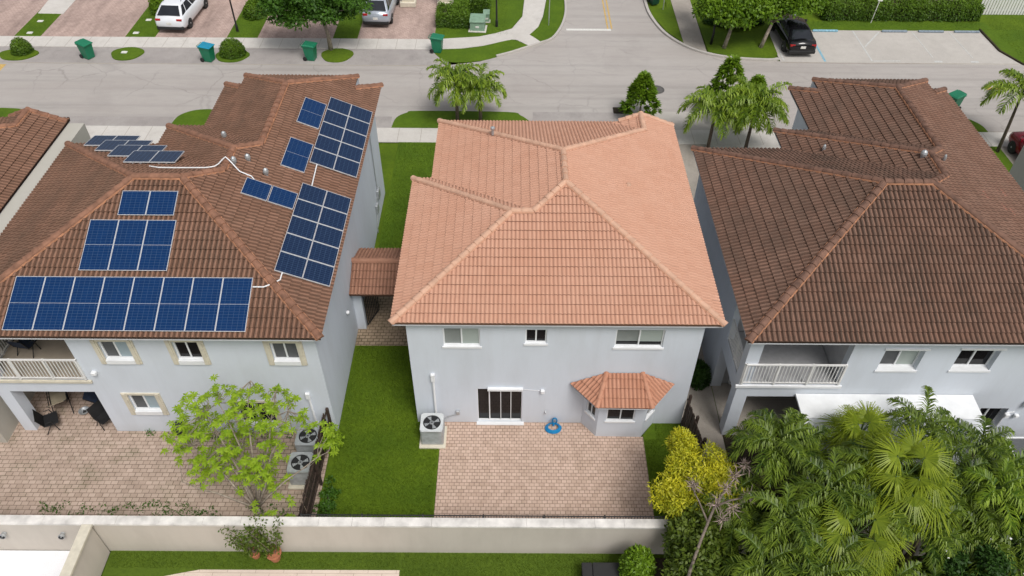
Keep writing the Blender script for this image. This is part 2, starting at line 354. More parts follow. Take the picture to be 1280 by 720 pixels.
def tile_faces(mb,poly,f,ze=5.7,hump=.14,ex=.34,pan=.3,hh=.042,step=.038,low=-.10):
    a,b,c=f; g=math.hypot(b,c); d=(b/g,c/g); e=(-d[1],d[0]); cs=1/math.sqrt(1+g*g)
    nx,ny,nz=-b*cs,-c*cs,cs
    ST=[(p[0]*d[0]+p[1]*d[1],p[0]*e[0]+p[1]*e[1]) for p in poly]
    ar=sum(ST[i][0]*ST[(i+1)%len(ST)][1]-ST[(i+1)%len(ST)][0]*ST[i][1] for i in range(len(ST)))
    if ar<0: ST=ST[::-1]
    hp=[]
    for i in range(len(ST)):
        p,q=ST[i],ST[(i+1)%len(ST)]; L=math.hypot(q[0]-p[0],q[1]-p[1])
        if L<1e-6: continue
        ha,hb=-(q[1]-p[1])/L,(q[0]-p[0])/L; hp.append((ha,hb,-(ha*p[0]+hb*p[1])))
    S=[p[0] for p in ST]
    s_e=(ze-a)/g; exq=ex*cs; dt=hump/4; prof=(0,.72,1,.72)
    k0=int(math.floor((min(S)-s_e)/exq+1e-6)); k1=int(math.ceil((max(S)-s_e)/exq-1e-6))
    def W(t):
        i=math.floor(t/dt); fr_=t/dt-i; return hh*(prof[i%4]*(1-fr_)+prof[(i+1)%4]*fr_)
    def P(s,t,h):
        x=s*d[0]+t*e[0]; y=s*d[1]+t*e[1]; return (x+nx*h,y+ny*h,a+b*x+c*y+nz*h)
    for k in range(k0,k1):
        s0=s_e+k*exq; s1=s0+exq
        st=clip(clip(ST,1,0,-s0),-1,0,s1)
        if area(st)<1e-5: continue
        tl=min(p[1] for p in st); th=max(p[1] for p in st)
        row=[p[1] for p in st if abs(p[0]-s0)<1e-5]
        for i in range(int(math.floor(tl/dt)),int(math.ceil(th/dt))):
            t0=i*dt; t1=t0+dt; key=hash((k,i//8,round(d[0],2),round(d[1],2)))
            tn=((key*2654435761)%1000)/1000; jt=(((key*40503)%1000)/1000-.5)*.008
            top=lambda s,t: .012+step*(1-(s-s0)/exq)+W(t)+jt
            cell=[(s0,t0),(s1,t0),(s1,t1),(s0,t1)]
            if not all(h[0]*p[0]+h[1]*p[1]+h[2]>=-1e-7 for h in hp for p in cell):
                for h in hp:
                    cell=clip(cell,*h)
                    if len(cell)<3: break
                if area(cell)<1e-7: cell=None
            if cell: mb.add([P(p[0],p[1],top(p[0],min(p[1],t1-1e-9))) for p in cell],[tuple(range(len(cell)))[::-1]],tn,pan if i%4 in (0,3) else 0.0)  # pans get a darker colour that stands in for shade between humps
            if len(row)>=2:
                ta,tb=max(t0,min(row)),min(t1,max(row))
                if tb-ta>1e-6:
                    lo=[(.006+W(t)) if k>0 else low for t in (ta,tb-1e-9)]
                    mb.add([P(s0,ta,lo[0]),P(s0,tb,lo[1]),P(s0,tb,top(s0,tb-1e-9)),P(s0,ta,top(s0,ta))],[(0,1,2,3)],tn,1.0)  # riser colour darkened to read as the shadow line of its course
def ridge_run(mr,mm,p0,p1,w,seg=.36,r=.115):
    a=Vector((*p0,w(*p0)+.05)); b=Vector((*p1,w(*p1)+.05)); L=(b-a).length; d=(b-a).normalized()
    s=d.cross(Vector((0,0,1))).normalized(); u=s.cross(d).normalized()
    n=max(1,round(L/seg)); l=L/n
    for i in range(n):
        q0=a+d*(i*l-.03); q1=a+d*((i+1)*l+.015); r0=r*1.1*random.uniform(.96,1.04); r1=r*.92
        vs=[];K=7
        for q,rr,zz in ((q0,r0,0.012),(q1,r1,-.005)):
            for k in range(K):
                an=PI*k/(K-1); vs.append(q+s*math.cos(an)*rr+u*(math.sin(an)*rr*.85+zz))
        fs=[(k,k+1,K+k+1,K+k) for k in range(K-1)]+[tuple(range(K))[::-1],tuple(range(K,2*K))]
        mr.add(vs,fs,random.random())
    wd=r*1.22
    vs=[a+s*wd-u*.03,a+s*wd*.9+u*.02,a-s*wd*.9+u*.02,a-s*wd-u*.03]
    vs+= [p+(b-a) for p in vs]
    mm.add(vs,[(0,1,5,4),(1,2,6,5),(2,3,7,6),(0,3,2,1),(4,5,6,7)])
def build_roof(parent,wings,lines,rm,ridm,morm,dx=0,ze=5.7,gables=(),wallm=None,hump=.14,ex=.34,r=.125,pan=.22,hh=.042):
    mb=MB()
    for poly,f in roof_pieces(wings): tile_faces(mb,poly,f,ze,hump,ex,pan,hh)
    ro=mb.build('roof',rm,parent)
    mr=MB(); mm=MB()
    for l in lines: ridge_run(mr,mm,l[0],l[1],lambda x,y:env(wings,x,y),r=r)
    mr.build('ridge_tiles',ridm,ro,smooth=False); mm.build('ridge_mortar',morm,ro)
    sf=MB()
    for i,(d,_) in enumerate(wings): sf.box(d[0]+.03+i*.003,d[1]-.03-i*.003,d[2]+.03+i*.003,d[3]-.03-i*.003,ze-.14-i*.004,ze-.10-i*.004)
    sf.build('soffit',M['soffit'],ro)
    if gables:
        g=MB()
        for tri in gables:
            g.add(tri,[tuple(range(len(tri)))])
        g.build('gable',wallm,ro)
    return ro

# ------------------------------------------------------------------ walls, windows
def wall(mb,axis,c,a0,a1,z0,z1,holes=(),inward=1,depth=.13):
    xs=sorted(set([a0,a1]+[h[0] for h in holes]+[h[1] for h in holes])); zs=sorted(set([z0,z1]+[h[2] for h in holes]+[h[3] for h in holes]))
    def P(a,z,o=0): return (a,c+o,z) if axis=='y' else (c+o,a,z)
    for i in range(len(xs)-1):
        for j in range(len(zs)-1):
            cx,cz=(xs[i]+xs[i+1])/2,(zs[j]+zs[j+1])/2
            if any(h[0]<cx<h[1] and h[2]<cz<h[3] for h in holes): continue
            mb.quad(P(xs[i],zs[j]),P(xs[i+1],zs[j]),P(xs[i+1],zs[j+1]),P(xs[i],zs[j+1]))
    for h in holes:
        dp=(h[4] if len(h)>4 else depth)*inward
        mb.quad(P(h[0],h[2]),P(h[0],h[3]),P(h[0],h[3],dp),P(h[0],h[2],dp)); mb.quad(P(h[1],h[2]),P(h[1],h[3]),P(h[1],h[3],dp),P(h[1],h[2],dp))
        mb.quad(P(h[0],h[3]),P(h[1],h[3]),P(h[1],h[3],dp),P(h[0],h[3],dp))
        if h[2]>z0+.01: mb.quad(P(h[0],h[2]),P(h[1],h[2]),P(h[1],h[2],dp),P(h[0],h[2],dp))
def window(parent,Mx,w,h,depth=.12,panes=('screen','blind'),sill=True,trim=None,fr=.05,blindfrac=None,head=None):
    # local frame: x right along wall, y into wall, z up; origin lower left corner at the wall face
    fm=MB(); y0,y1=depth-.06,depth
    for b_ in ((0,w,0,fr),(0,w,h-fr,h),(0,fr,fr,h-fr),(w-fr,w,fr,h-fr),(w/2-fr/2,w/2+fr/2,fr,h-fr)):
        fm.box(b_[0],b_[1],y0,y1,b_[2],b_[3],M=Mx)
    f=fm.build('window',M['white'],parent)
    for k,pn in enumerate(panes):
        xa=fr if k==0 else w/2+fr/2; xb=w/2-fr/2 if k==0 else w-fr; yy=y1-.02-(.012 if k else 0)
        g=MB(); g.box(xa,xb,yy,yy+.006,fr,h-fr,M=Mx); g.build('pane',M[pn],f)
        if blindfrac:
            g=MB(); g.box(xa,xb,yy-.004,yy-.001,h-fr-(h-2*fr)*blindfrac,h-fr,M=Mx); g.build('blind',M['blind' if k else 'curtain'],f)
    if sill:
        s=MB(); s.bbox(-.05,w+.05,-.04,-.002,-.08,.012,.006,1,M=Mx).box(.002,w-.002,-.001,depth-.062,.003,.014,M=Mx); s.build('sill',M['white'],f)
    if trim:
        for b_ in ((-.20,-.004),(w+.004,w+.20)):
            t=MB(); t.box(b_[0],b_[1],-.05,-.002,-.20,h+.10,M=Mx).box(b_[0]+.05,b_[1]-.05,-.075,-.05,-.18,h+.08,M=Mx); t.build('shutter_track',M['cream'],f)
        t=MB(); t.box(-.003,w+.003,-.05,-.002,h+.002,h+.10,M=Mx); t.build('window_head',M['cream'],f)
        t=MB(); t.box(-.003,w+.003,-.075,-.002,-.18,-.002,M=Mx).box(.002,w-.002,-.001,depth-.062,.003,.014,M=Mx); t.build('sill',M['white'],f)
    return f
def TX(x,y,z,rot=0): return Matrix.Translation((x,y,z))@Matrix.Rotation(rot,4,'Z')

# ------------------------------------------------------------------ houses
mC=.39; mL=.43
def center_wings(dx):
    m=mC
    return [((-3.84+dx,6.9+dx,17.15,24.9),[pl('B',17.15,m),pl('L',-3.84+dx,m),pl('F',24.9,m),pl('R',6.9+dx,m)]),
            ((-3.1+dx,6.9+dx,17.15,29.05),[pl('B',17.15,m),pl('L',-3.1+dx,m),pl('F',29.05,m),pl('R',6.9+dx,m)]),
            ((4.02+dx,6.9+dx,25.5,28.85),[pl('L',4.02+dx,m),pl('R',6.9+dx,m)])]
def center_lines(dx):
    L=[((6.9,17.15),(1.9,22.15)),((-3.84,17.15),(.035,21.025)),((.035,21.025),(.775,21.025)),((.775,21.025),(1.9,22.15)),((1.9,22.15),(1.9,24.05)),
       ((-3.84,24.9),(.035,21.025)),((-3.1,29.05),(1.9,24.05)),((5.46,27.61),(1.9,24.05)),((5.46,28.82),(5.46,27.5)),((6.88,28.8),(5.46,28.8)),((4.6,28.8),(5.46,28.8))]
    return [((a[0]+dx,a[1]),(b[0]+dx,b[1])) for a,b in L]
def left_wings(dx):
    m=mL
    return [((-18.26+dx,-5.97+dx,16.45,27.1),[pl('B',16.45,m),pl('L',-18.26+dx,m),pl('F',27.1,m),pl('R',-5.97+dx,m)]),
            ((-14.55+dx,-5.97+dx,16.45,28.5),[pl('B',16.45,m),pl('L',-14.55+dx,m),pl('F',28.5,m),pl('R',-5.97+dx,m)]),
            ((-13.03+dx,-5.97+dx,21,32.0),[pl('L',-13.03+dx,m),pl('R',-5.97+dx,m),pl('F',32.0,m)]),
            ((-12.05+dx,-7.0+dx,25,32.15),[pl('L',-13.03+dx,m),pl('R',-5.97+dx,m),pl('F',33.03,m)])]
def left_lines(dx):
    L=[((-5.97,16.45),(-11.295,21.775)),((-18.26,16.45),(-12.935,21.775)),((-12.935,21.775),(-11.295,21.775)),((-18.26,27.1),(-12.935,21.775)),
       ((-11.295,21.775),(-10.26,22.81)),((-10.26,22.81),(-10.26,24.21)),((-14.55,28.5),(-10.26,24.21)),((-9.5,24.97),(-10.26,24.21)),((-9.5,24.97),(-9.5,29.5)),
       ((-12.05,32.05),(-9.5,29.5)),((-7.0,32.0),(-9.5,29.5)),((-13.03,32),(-12.05,31.02)),((-5.97,32),(-7.0,30.97))]
    return [((a[0]+dx,a[1]),(b[0]+dx,b[1])) for a,b in L]
def gables_c(dx):
    m=mC; return [[(4.02+dx,28.84,5.6),(6.9+dx,28.84,5.6),(5.46+dx,28.84,5.7+m*1.44)]]
def gables_l(dx):
    z=5.7+mL*.98
    return [[(-12.05+dx,32.14,5.6),(-7.0+dx,32.14,5.6),(-7.0+dx,32.14,z-.06),(-12.05+dx,32.14,z-.06)],
            [(-12.04+dx,31.0,5.6),(-12.04+dx,32.14,5.6),(-12.04+dx,32.14,z-.06),(-12.04+dx,31.0,z-.03)],
            [(-7.01+dx,31.0,5.6),(-7.01+dx,32.14,5.6),(-7.01+dx,32.14,z-.06),(-7.01+dx,31.0,z-.03)]]
ZT=5.59
def house_center(dx,wm,rm,ridm,morm,label,full=True):
    h=thing('house',label,'house',(0,0,0))
    w=MB()
    holesB=[(-2.24,-1.0,4.28,5.16),(.5,1.22,4.44,5.12),(3.5,5.12,4.28,5.14),(-1.18,.45,.06,2.0)] if full else []
    wall(w,'y',17.45,-3.43+dx,6.4+dx,0,ZT,[(a+dx,b+dx,c,d) for a,b,c,d in holesB])
    wall(w,'x',-3.43+dx,17.45,24.5,0,ZT); wall(w,'x',6.4+dx,17.45,28.65,0,ZT)
    wall(w,'y',24.5,-3.43+dx,-2.7+dx,0,ZT); wall(w,'x',-2.7+dx,24.5,28.65,0,ZT); wall(w,'y',28.65,-2.7+dx,6.4+dx,0,ZT)
    w.build('wall',wm,h)
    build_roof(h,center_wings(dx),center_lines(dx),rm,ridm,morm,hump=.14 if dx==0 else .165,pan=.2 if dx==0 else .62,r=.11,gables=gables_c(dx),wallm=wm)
    g=MB(); g.box(1.0+dx,5.8+dx,28.655,28.68,0,2.2); g.build('garage_door',M['white'],h)
    return h
hc=house_center(0,M['wall_blue'],M['roof_salmon'],M['ridge_salmon'],M['mortar_s'],'pale blue-grey two-storey house with the salmon pink tile roof')
window(hc,TX(-2.24,17.45,4.28),1.24,.88,panes=('curtain','blind'))
window(hc,TX(.5,17.45,4.44),.72,.68,panes=('glass','glass'))
window(hc,TX(3.5,17.45,4.28),1.62,.86,panes=('glass','glass'),blindfrac=.78)
# sliding door
sd=MB(); X0,X1=-1.18,.45
for b_ in ((X0,X1,.06,.11),(X0,X1,1.94,2.0),(X0,X0+.03,.11,1.94),(X1-.03,X1,.11,1.94),(-.76,-.72,.11,1.94),(-.34,-.315,.11,1.94),(.03,.055,.11,1.94)):
    sd.box(b_[0],b_[1],17.50,17.56,b_[2],b_[3])
door=sd.build('sliding_door',M['white'],hc)
gm=MB(); gm.box(X0+.05,X1-.05,17.57,17.576,.11,1.94); gm.build('pane',M['glass'],door)
gm=MB(); gm.bbox(-.80,.47,17.33,17.447,1.99,2.13,.02,1); gm.build('roller_housing',M['white'],door)
gm=MB(); gm.box(X0-.05,X1+.08,17.3,17.447,0.012,.06); gm.build('threshold',M['white'],door)
# bay window
bay=MB(); B=[(2.67,17.44),(3.17,16.84),(4.82,16.82),(5.34,17.44)]; zb=2.42
def wall_seg(mb,p,q,z0,z1,hole=None):
    p=Vector((*p,0));q=Vector((*q,0));d=(q-p);L=d.length;d/=L
    a=math.atan2(d.y,d.x); Mx=TX(p.x,p.y,0,a)
    t=MB(); wall(t,'y',0,0,L,z0,z1,[hole] if hole else [])
    mb.add([tuple(Mx@Vector(v)) for v in t.v],t.f); return Mx,L
Mx1,L1=wall_seg(bay,B[0],B[1],0,zb,(.18,.62,.95,2.0)); Mx2,L2=wall_seg(bay,B[1],B[2],0,zb,(.30,1.30,.98,1.9)); Mx3,L3=wall_seg(bay,B[2],B[3],0,zb,(.16,.66,.95,2.0))
bw=bay.build('bay_wall',M['wall_blue'],hc)
def smallwin(Mx,x0,x1,z0,z1,panes): window(hc,Mx@Matrix.Translation((x0,0,z0)),x1-x0,z1-z0,depth=.10,panes=panes,blindfrac=None,fr=.04)
smallwin(Mx1,.18,.62,.95,2.0,('glass','glass')); smallwin(Mx2,.30,1.30,.98,1.9,('glass','glass')); smallwin(Mx3,.16,.66,.95,2.0,('glass','glass'))
# bay roof: three tiled faces
br=MB(); rr=MB(); rm_=MB()
top=[(3.37,17.44,2.93),(4.62,17.44,2.93)]
E_=[(2.14,17.42,2.36),(3.0,16.36,2.36),(4.9,16.34,2.36),(5.80,17.42,2.36)]
def plane3(a,b,c):
    a,b,c=map(Vector,(a,b,c)); n=(b-a).cross(c-a); n/= n.z; return (n.dot(a),-n.x,-n.y)
for poly in ([E_[0],E_[1],top[0]],[E_[1],E_[2],top[1],top[0]],[E_[2],E_[3],top[1]]):
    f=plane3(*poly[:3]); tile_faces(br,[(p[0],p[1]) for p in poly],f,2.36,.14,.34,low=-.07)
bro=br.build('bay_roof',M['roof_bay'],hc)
lin=lambda a,b:(lambda x,y: a[2]+(b[2]-a[2])*(math.hypot(x-a[0],y-a[1])/max(1e-6,math.hypot(b[0]-a[0],b[1]-a[1]))))
for a,b in ((E_[1],top[0]),(E_[2],top[1])):
    rr=MB(); rm_=MB(); ridge_run(rr,rm_,a[:2],b[:2],lin(a,b),r=.075)
    rr.build('ridge_tiles',M['roof_bay'],bro); rm_.build('ridge_mortar',M['roof_bay'],bro)
sf=MB(); sf.add([(p[0],p[1],2.30) for p in E_],[(0,1,2,3)]); sf.build('soffit',M['soffit'],bro)
# conduits and fittings
cd=MB(); cd.tube([(-2.70,17.40,2.55),(-2.72,17.40,.35)],.045,8).box(-2.77,-2.63,17.34,17.445,2.5,2.85)
cd.build('refrigerant_pipe_cover',M['white'],hc)
cd=MB(); cd.tube([(-1.85,17.42,.62),(-2.05,17.40,.50),(-2.3,17.38,.42),(-2.42,17.2,.40)],.018,6).bbox(-1.98,-1.84,17.36,17.445,.55,.75,.015,1)
cd.build('disconnect_box',M['galv'],hc)
cd=MB(); cd.tube([(1.16,17.43,1.92),(-.0,17.43,2.06)],.008,5).bbox(1.10,1.24,17.33,17.445,1.86,2.02,.02,1); cd.build('wall_light',M['white'],hc)
cd=MB(); cd.tube([(1.32,17.44,.75),(1.32,17.36,.72),(1.32,17.36,.66)],.025,6); cd.build('tap',M['galv'],hc)
hv=MB(); hv.tube([(-.75,26.5,6.72),(-.75,26.5,7.02)],.05,8).lathe([(.0,.0),(.09,0),(.09,.07),(.02,.1)],(-.75,26.5,7.0),10); hv.build('vent_pipe',M['galv'],hc)
hv=MB(); hv.lathe([(.1,0),(.12,.05),(.05,.12)],(4.3,23.2,6.72),10); hv.build('vent_pipe',M['ridge_salmon'],hc)

house_center(-25.9,M['wall_beige'],M['roof_brown'],M['ridge_brown'],M['mortar_o'],'beige house with brown tile roof cut off at the left edge of the picture',False)
house_center(25.75,M['wall_beige'],M['roof_dark'],M['ridge_dark'],M['mortar_o'],'beige house seen only as a wall corner at the right edge of the picture',False)

b=MB(); b.box(-18.96,-18.30,16.4,28.8,0,5.66); b.build('party_wall',M['wall_beige'],cat='wall',label='narrow beige flat-topped wall running between the two brown roofs on the left')
b=MB(); b.box(22.3,23.0,24.95,28.75,0,5.0); b.build('corner_wall',M['wall_beige'],cat='wall',label='tall beige wall corner at the right edge in front of the red car')
def railing(parent,pts_xy,z0,z1,label=None):
    r=MB()
    for (a,b) in zip(pts_xy[:-1],pts_xy[1:]):
        a=Vector(a);b=Vector(b);L=(b-a).length;d=(b-a)/L; n=int(L/.115)
        ang=math.atan2(d.y,d.x); T=TX(a.x,a.y,0,ang)
        r.box(0,L,-.03,.03,z1-.05,z1,M=T); r.box(0,L,-.02,.02,z0+.06,z0+.10,M=T)
        for i in range(1,n): r.box(L*i/n-.011,L*i/n+.011,-.011,.011,z0+.10,z1-.05,M=T)
        m=max(1,round(L/1.1))
        for i in range(m+1): 
            x=L*i/m; x=min(max(x,.03),L-.03); r.box(x-.03,x+.03,-.035,.035,z0,z1+.012,M=T)
    return r.build('railing',M['white_rail'],parent)
def house_left(dx,wm,rm,ridm,morm,label,side):
    h=thing('house',label,'house',(0,0,0)); Y=16.95
    w=MB()
    if side=='L':
        wins=[(-13.46,-12.5,4.08,5.0,('screen','blindblue')),(-11.04,-10.2,4.08,5.0,('glass','glass')),(-7.85,-6.98,4.08,4.98,('screen','screen')),(-13.41,-12.45,1.27,2.19,('screen','blindblue')),(-9.75,-8.45,.55,1.8,('glass','glass'))]
    else:
        wins=[(-13.42,-12.1,3.78,4.82,('screen','blind')),(-10.95,-9.63,3.80,4.86,('glass','glass')),(-9.0,-8.0,.45,1.72,('glass','glass'))]
    holes=[(a+dx,b+dx,c,d) for a,b,c,d,_ in wins]+[(-17.46+dx,-14.5+dx,0,2.32,.45),(-17.46+dx,-14.5+dx,3.0,5.5,.3)]
    dep=.12 if side=='L' else .26
    wall(w,'y',Y,-17.9+dx,-6.35+dx,0,ZT,holes,depth=dep)
    wall(w,'x',-17.9+dx,Y,26.7,0,ZT,[(17.4,19.25,0,2.3,.4),(17.35,19.0,3.0,5.3,.25)])
    wall(w,'x',-6.35+dx,Y,31.5,0,ZT)
    wall(w,'y',26.7,-17.9+dx,-14.1+dx,0,ZT); wall(w,'x',-14.1+dx,26.7,28.1,0,ZT); wall(w,'y',28.1,-14.1+dx,-12.6+dx,0,ZT)
    wall(w,'x',-12.6+dx,28.1,31.5,0,ZT); wall(w,'y',31.5,-12.6+dx,-6.35+dx,0,ZT)
    w.build('wall',wm,h)
    iw=MB(); iw.quad((-17.89+dx,19.4,0),(-14.5+dx,19.4,0),(-14.5+dx,19.4,2.4),(-17.89+dx,19.4,2.4)); iw.quad((-14.49+dx,17.3,0),(-14.49+dx,19.4,0),(-14.49+dx,19.4,ZT),(-14.49+dx,17.2,ZT))
    iw.quad((-17.89+dx,19.39,2.9),(-14.5+dx,19.39,2.9),(-14.5+dx,19.39,ZT),(-17.89+dx,19.39,ZT))
    iw.build('porch_wall',M['int'] if side=='R' else wm,h)
    sd=MB()
    for z0 in (.02,3.03):
        for b_ in ((-17.2,-15.2,z0,z0+.06),(-17.2,-15.2,z0+1.96,z0+2.02),(-17.2,-17.14,z0,z0+2),(-15.26,-15.2,z0,z0+2),(-16.23,-16.17,z0,z0+2)): sd.box(b_[0]+dx,b_[1]+dx,19.32,19.38,b_[2],b_[3])
    f=sd.build('sliding_door',M['white'],h)
    g=MB(); g.box(-17.14+dx,-15.26+dx,19.35,19.36,.08,1.98).box(-17.14+dx,-15.26+dx,19.35,19.36,3.09,4.99); g.build('pane',M['glass'],f)
    fl=MB(); fl.box(-17.88+dx,-14.5+dx,16.97,19.38,2.36,2.985); fl.build('balcony_slab',wm,h)
    fl=MB(); fl.box(-17.86+dx,-14.52+dx,16.96,19.37,2.987,3.02); fl.build('balcony_floor',M['floor_beige'] if side=='L' else M['int'],h)
    fl=MB(); fl.bbox(-18.0+dx,-14.35+dx,16.87,16.948,2.86,2.994,.012,1); fl.build('balcony_ledge',M['cream'] if side=='L' else M['white'],h)
    railing(h,[(-17.85+dx,19.1),(-17.85+dx,16.91),(-14.47+dx,16.91)],3.05,4.08)
    for a,b,c,d,p in wins:
        window(h,TX(a+dx,Y,c),b-a,d-c,depth=dep,panes=p,trim=(2 if side=='L' else None),sill=(side=='R'))
    if side=='R':      # white window heads
        t=MB()
        for a,b,c,d,p in wins[:2]: t.box(a+dx-.05,b+dx+.1,Y-.05,Y-.002,d+.002,d+.07)
        t.build('window_head',M['white'],h)
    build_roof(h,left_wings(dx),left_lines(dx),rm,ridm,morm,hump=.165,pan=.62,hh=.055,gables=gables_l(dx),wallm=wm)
    return h
hl=house_left(0,M['wall_blue'],M['roof_brown'],M['ridge_brown'],M['mortar_o'],'pale blue-grey house whose brown tile roof carries the solar panels','L')
hr=house_left(25.75,M['wall_blue'],M['roof_dark'],M['ridge_dark'],M['mortar_o'],'grey house with dark brown tile roof beside the palms on the right','R')
# fittings left house
def zl(x,y,dx=0): return env(left_wings(dx),x,y)
ft=MB(); ft.bbox(-14.17,-14.0,16.80,16.948,3.36,3.5,.02,1); ft.build('wall_light',M['white'],hl)
ft=MB(); ft.lathe([(.06,0),(.09,.05),(.05,.12)],n=10,M=Matrix.Translation((-6.33,20.9,2.3))@Matrix.Rotation(PI/2,4,'Y')); ft.build('wall_light',M['white'],hl)
ft=MB(); ft.bbox(-6.346,-6.2,29.3,29.7,1.25,1.75,.02,1).tube([(-6.3,29.5,1.7),(-6.3,29.5,5.2)],.025,6).bbox(-6.346,-6.22,28.7,29.0,.9,1.35,.02,1).tube([(-6.3,29.2,1.5),(-6.3,28.4,.3),(-6.3,28.4,0)],.02,6); ft.build('electric_meter',M['galv'],hl)
ft=MB(); ft.tube([(-7.05,16.91,2.15),(-7.02,16.90,.55)],.045,8).bbox(-7.14,-6.98,16.83,16.945,2.1,2.4,.02,1).bbox(-7.1,-6.93,16.84,16.945,.5,.72,.02,1); ft.build('refrigerant_pipe_cover',M['white'],hl)
def vent(x,y,dx,parent,r=.10,hgt=.2,m='galv'):
    z=zl(x,y,dx); v=MB(); v.tube([(x,y,z-.05),(x,y,z+hgt*.6)],r*.7,10).lathe([(r*.8,0),(r,.03),(r*1.05,.12),(r*.8,.2),(.02,.25)],(x,y,z+hgt*.5),12); v.build('roof_vent',M[m],parent)
for x,y in ((-10.02,23.35),(-9.65,23.75),(-8.95,23.3),(-11.25,26.0)): vent(x,y,0,hl)
for x,y,r in ((15.2,24.1,.12),(12.45,26.2,.07),(15.9,23.9,.06)): vent(x,y,25.75,hr,r)
pt=MB()
for x,y in ((17.1,22.6),(17.9,22.2),(18.3,23.5)):
    z=zl(x,y,25.75)+.06; pt.add([(x-.25,y-.2,z+.25*mL),(x+.2,y-.3,z-.2*mL),(x+.3,y+.15,z-.3*mL),(x-.15,y+.25,z+.15*mL)],[(0,1,2,3)])
pt.build('sealant_patch',M['patchred'],hr)
# conduits on the roof
cz=lambda x,y:zl(x,y)+.10
def conduit(pts,label):
    d=[]
    for (x0,y0),(x1,y1) in zip(pts[:-1],pts[1:]):
        n=max(1,int(math.hypot(x1-x0,y1-y0)/.12)); d+=[(x0+(x1-x0)*k/n,y0+(y1-y0)*k/n) for k in range(n)]
    d.append(pts[-1])
    q=[(x,y,cz(x,y)+.16*math.exp(-((x+10.26)/.28)**2)) for x,y in d]; c=MB(); c.tube(q,.024,6)
    o=c.build('conduit',M['white'],cat='conduit',label=label,group='white conduits on the solar roof')
conduit([(-13.0,23.1),(-12.6,22.9),(-12.0,22.88),(-11.4,22.9),(-10.9,22.93),(-10.5,23.15),(-10.26,23.3),(-10.0,23.15),(-9.75,22.95),(-9.35,22.9),(-9.1,22.6)],'long white conduit crossing the roof ridge from the dark raked panels to the two-panel strip')
conduit([(-8.3,18.0),(-7.95,18.0),(-7.65,18.12),(-7.5,18.35),(-7.5,18.7)],'short bent white conduit between the row of eight panels and the lower ten-panel block')
conduit([(-7.42,23.3),(-7.45,24.0),(-7.48,24.85)],'straight white conduit between the two ten-panel blocks on the right slope')

# ------------------------------------------------------------------ solar panels
pan_f=None; cell_me={}
def panel(label,group,origin,u,v,w,h,split,m,lift=.10):
    # origin lower-left corner, u/v unit vectors
    n=u.cross(v).normalized()
    Mt=Matrix(((u.x,v.x,n.x,origin.x+n.x*lift),(u.y,v.y,n.y,origin.y+n.y*lift),(u.z,v.z,n.z,origin.z+n.z*lift),(0,0,0,1)))
    key=(round(w,3),round(h,3),split,m)
    if key not in cell_me:
        fr=MB(); b=.014
        for a in ((0,w,0,b),(0,w,h-b,h),(0,b,b,h-b),(w-b,w,b,h-b)): fr.box(a[0],a[1],a[2],a[3],0,.04)
        if split=='h': fr.box(b,w-b,h/2-.004,h/2+.004,.02,.0343)
        if split=='v': fr.box(w/2-.009,w/2+.009,b,h-b,.02,.038)
        bk=MB(); bk.box(.3,.36,.02,h-.02,-lift+.01,-.002).box(w-.36,w-.3,.02,h-.02,-lift+.01,-.002)
        ce=MB(); ce.box(b,w-b,b,h-b,.005,.034)
        fo=fr.build('frame',M['alu']); co=ce.build('cells',M[m]); ro=bk.build('mounting_rail',M['galv'])
        cell_me[key]=(fo.data,co.data,ro.data)
        for o in (fo,co,ro): bpy.data.objects.remove(o)
    t=thing('solar_panel',label,'solar panel',group=group); t.matrix_world=Mt
    for nm,me in zip(('frame','cells','mounting_rail'),cell_me[key]):
        o=bpy.data.objects.new(nm,me); col.objects.link(o); o.parent=t
ORD=['first','second','third','fourth','fifth','sixth','seventh','eighth']
G='solar panels on the brown roof'
cL=1/math.sqrt(1+mL*mL)
ub=Vector((1,0,0)); vb=Vector((0,1,mL)).normalized()
def onL(x,y): return Vector((x,y,zl(x,y)))
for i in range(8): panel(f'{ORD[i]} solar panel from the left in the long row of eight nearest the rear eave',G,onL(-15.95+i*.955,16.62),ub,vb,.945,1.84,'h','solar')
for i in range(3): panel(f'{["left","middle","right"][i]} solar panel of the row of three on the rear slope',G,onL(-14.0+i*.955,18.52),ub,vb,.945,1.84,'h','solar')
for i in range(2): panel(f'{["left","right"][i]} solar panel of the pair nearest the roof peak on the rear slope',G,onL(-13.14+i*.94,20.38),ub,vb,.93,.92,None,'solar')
# right slope: u down the slope (+x), v along +y
ur=Vector((1,0,-mL)).normalized(); vr=Vector((0,1,0))
for nm,y0 in (('lower',18.66),('upper',24.76)):
    for r in range(5):
        for c_ in range(2):
            x=-7.78+c_*.93*cL*1.0
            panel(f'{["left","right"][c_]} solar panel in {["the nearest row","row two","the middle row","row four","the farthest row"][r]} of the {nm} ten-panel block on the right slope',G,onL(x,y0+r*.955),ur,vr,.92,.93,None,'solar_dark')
for i in range(2): panel(f'{["left","right"][i]} solar panel of the two-panel strip beside the lower ten-panel block',G,onL(-9.5+i*.855,21.82),ur,vr,.90,.90,None,'solar')
panel('single solar panel near the ridge, left of the upper block and farthest from the camera',G,onL(-8.66,27.0),ur,vr,.90,1.84,'h','solar')
panel('single solar panel left of the upper block, nearer to the two-panel strip',G,onL(-8.66,24.02),ur,vr,.90,1.84,'h','solar')
# front slope of the left wing: staggered raked rows
for r,(x,y) in enumerate(((-14.15,23.5),(-15.25,24.5),(-16.25,25.45),(-17.2,26.4))):
    for c_ in range(2):
        o=onL(x+c_*.95,y); 
        u=Vector((1,0,0)); v=Vector((0,1,-mL+.24)).normalized()
        panel(f'{["left","right"][c_]} dark solar panel in the {["nearest","second","third","farthest"][r]} staggered row on the street-side slope',G,o+Vector((0,0,.02)),u,v,.94,1.0,None,'solar_dark')

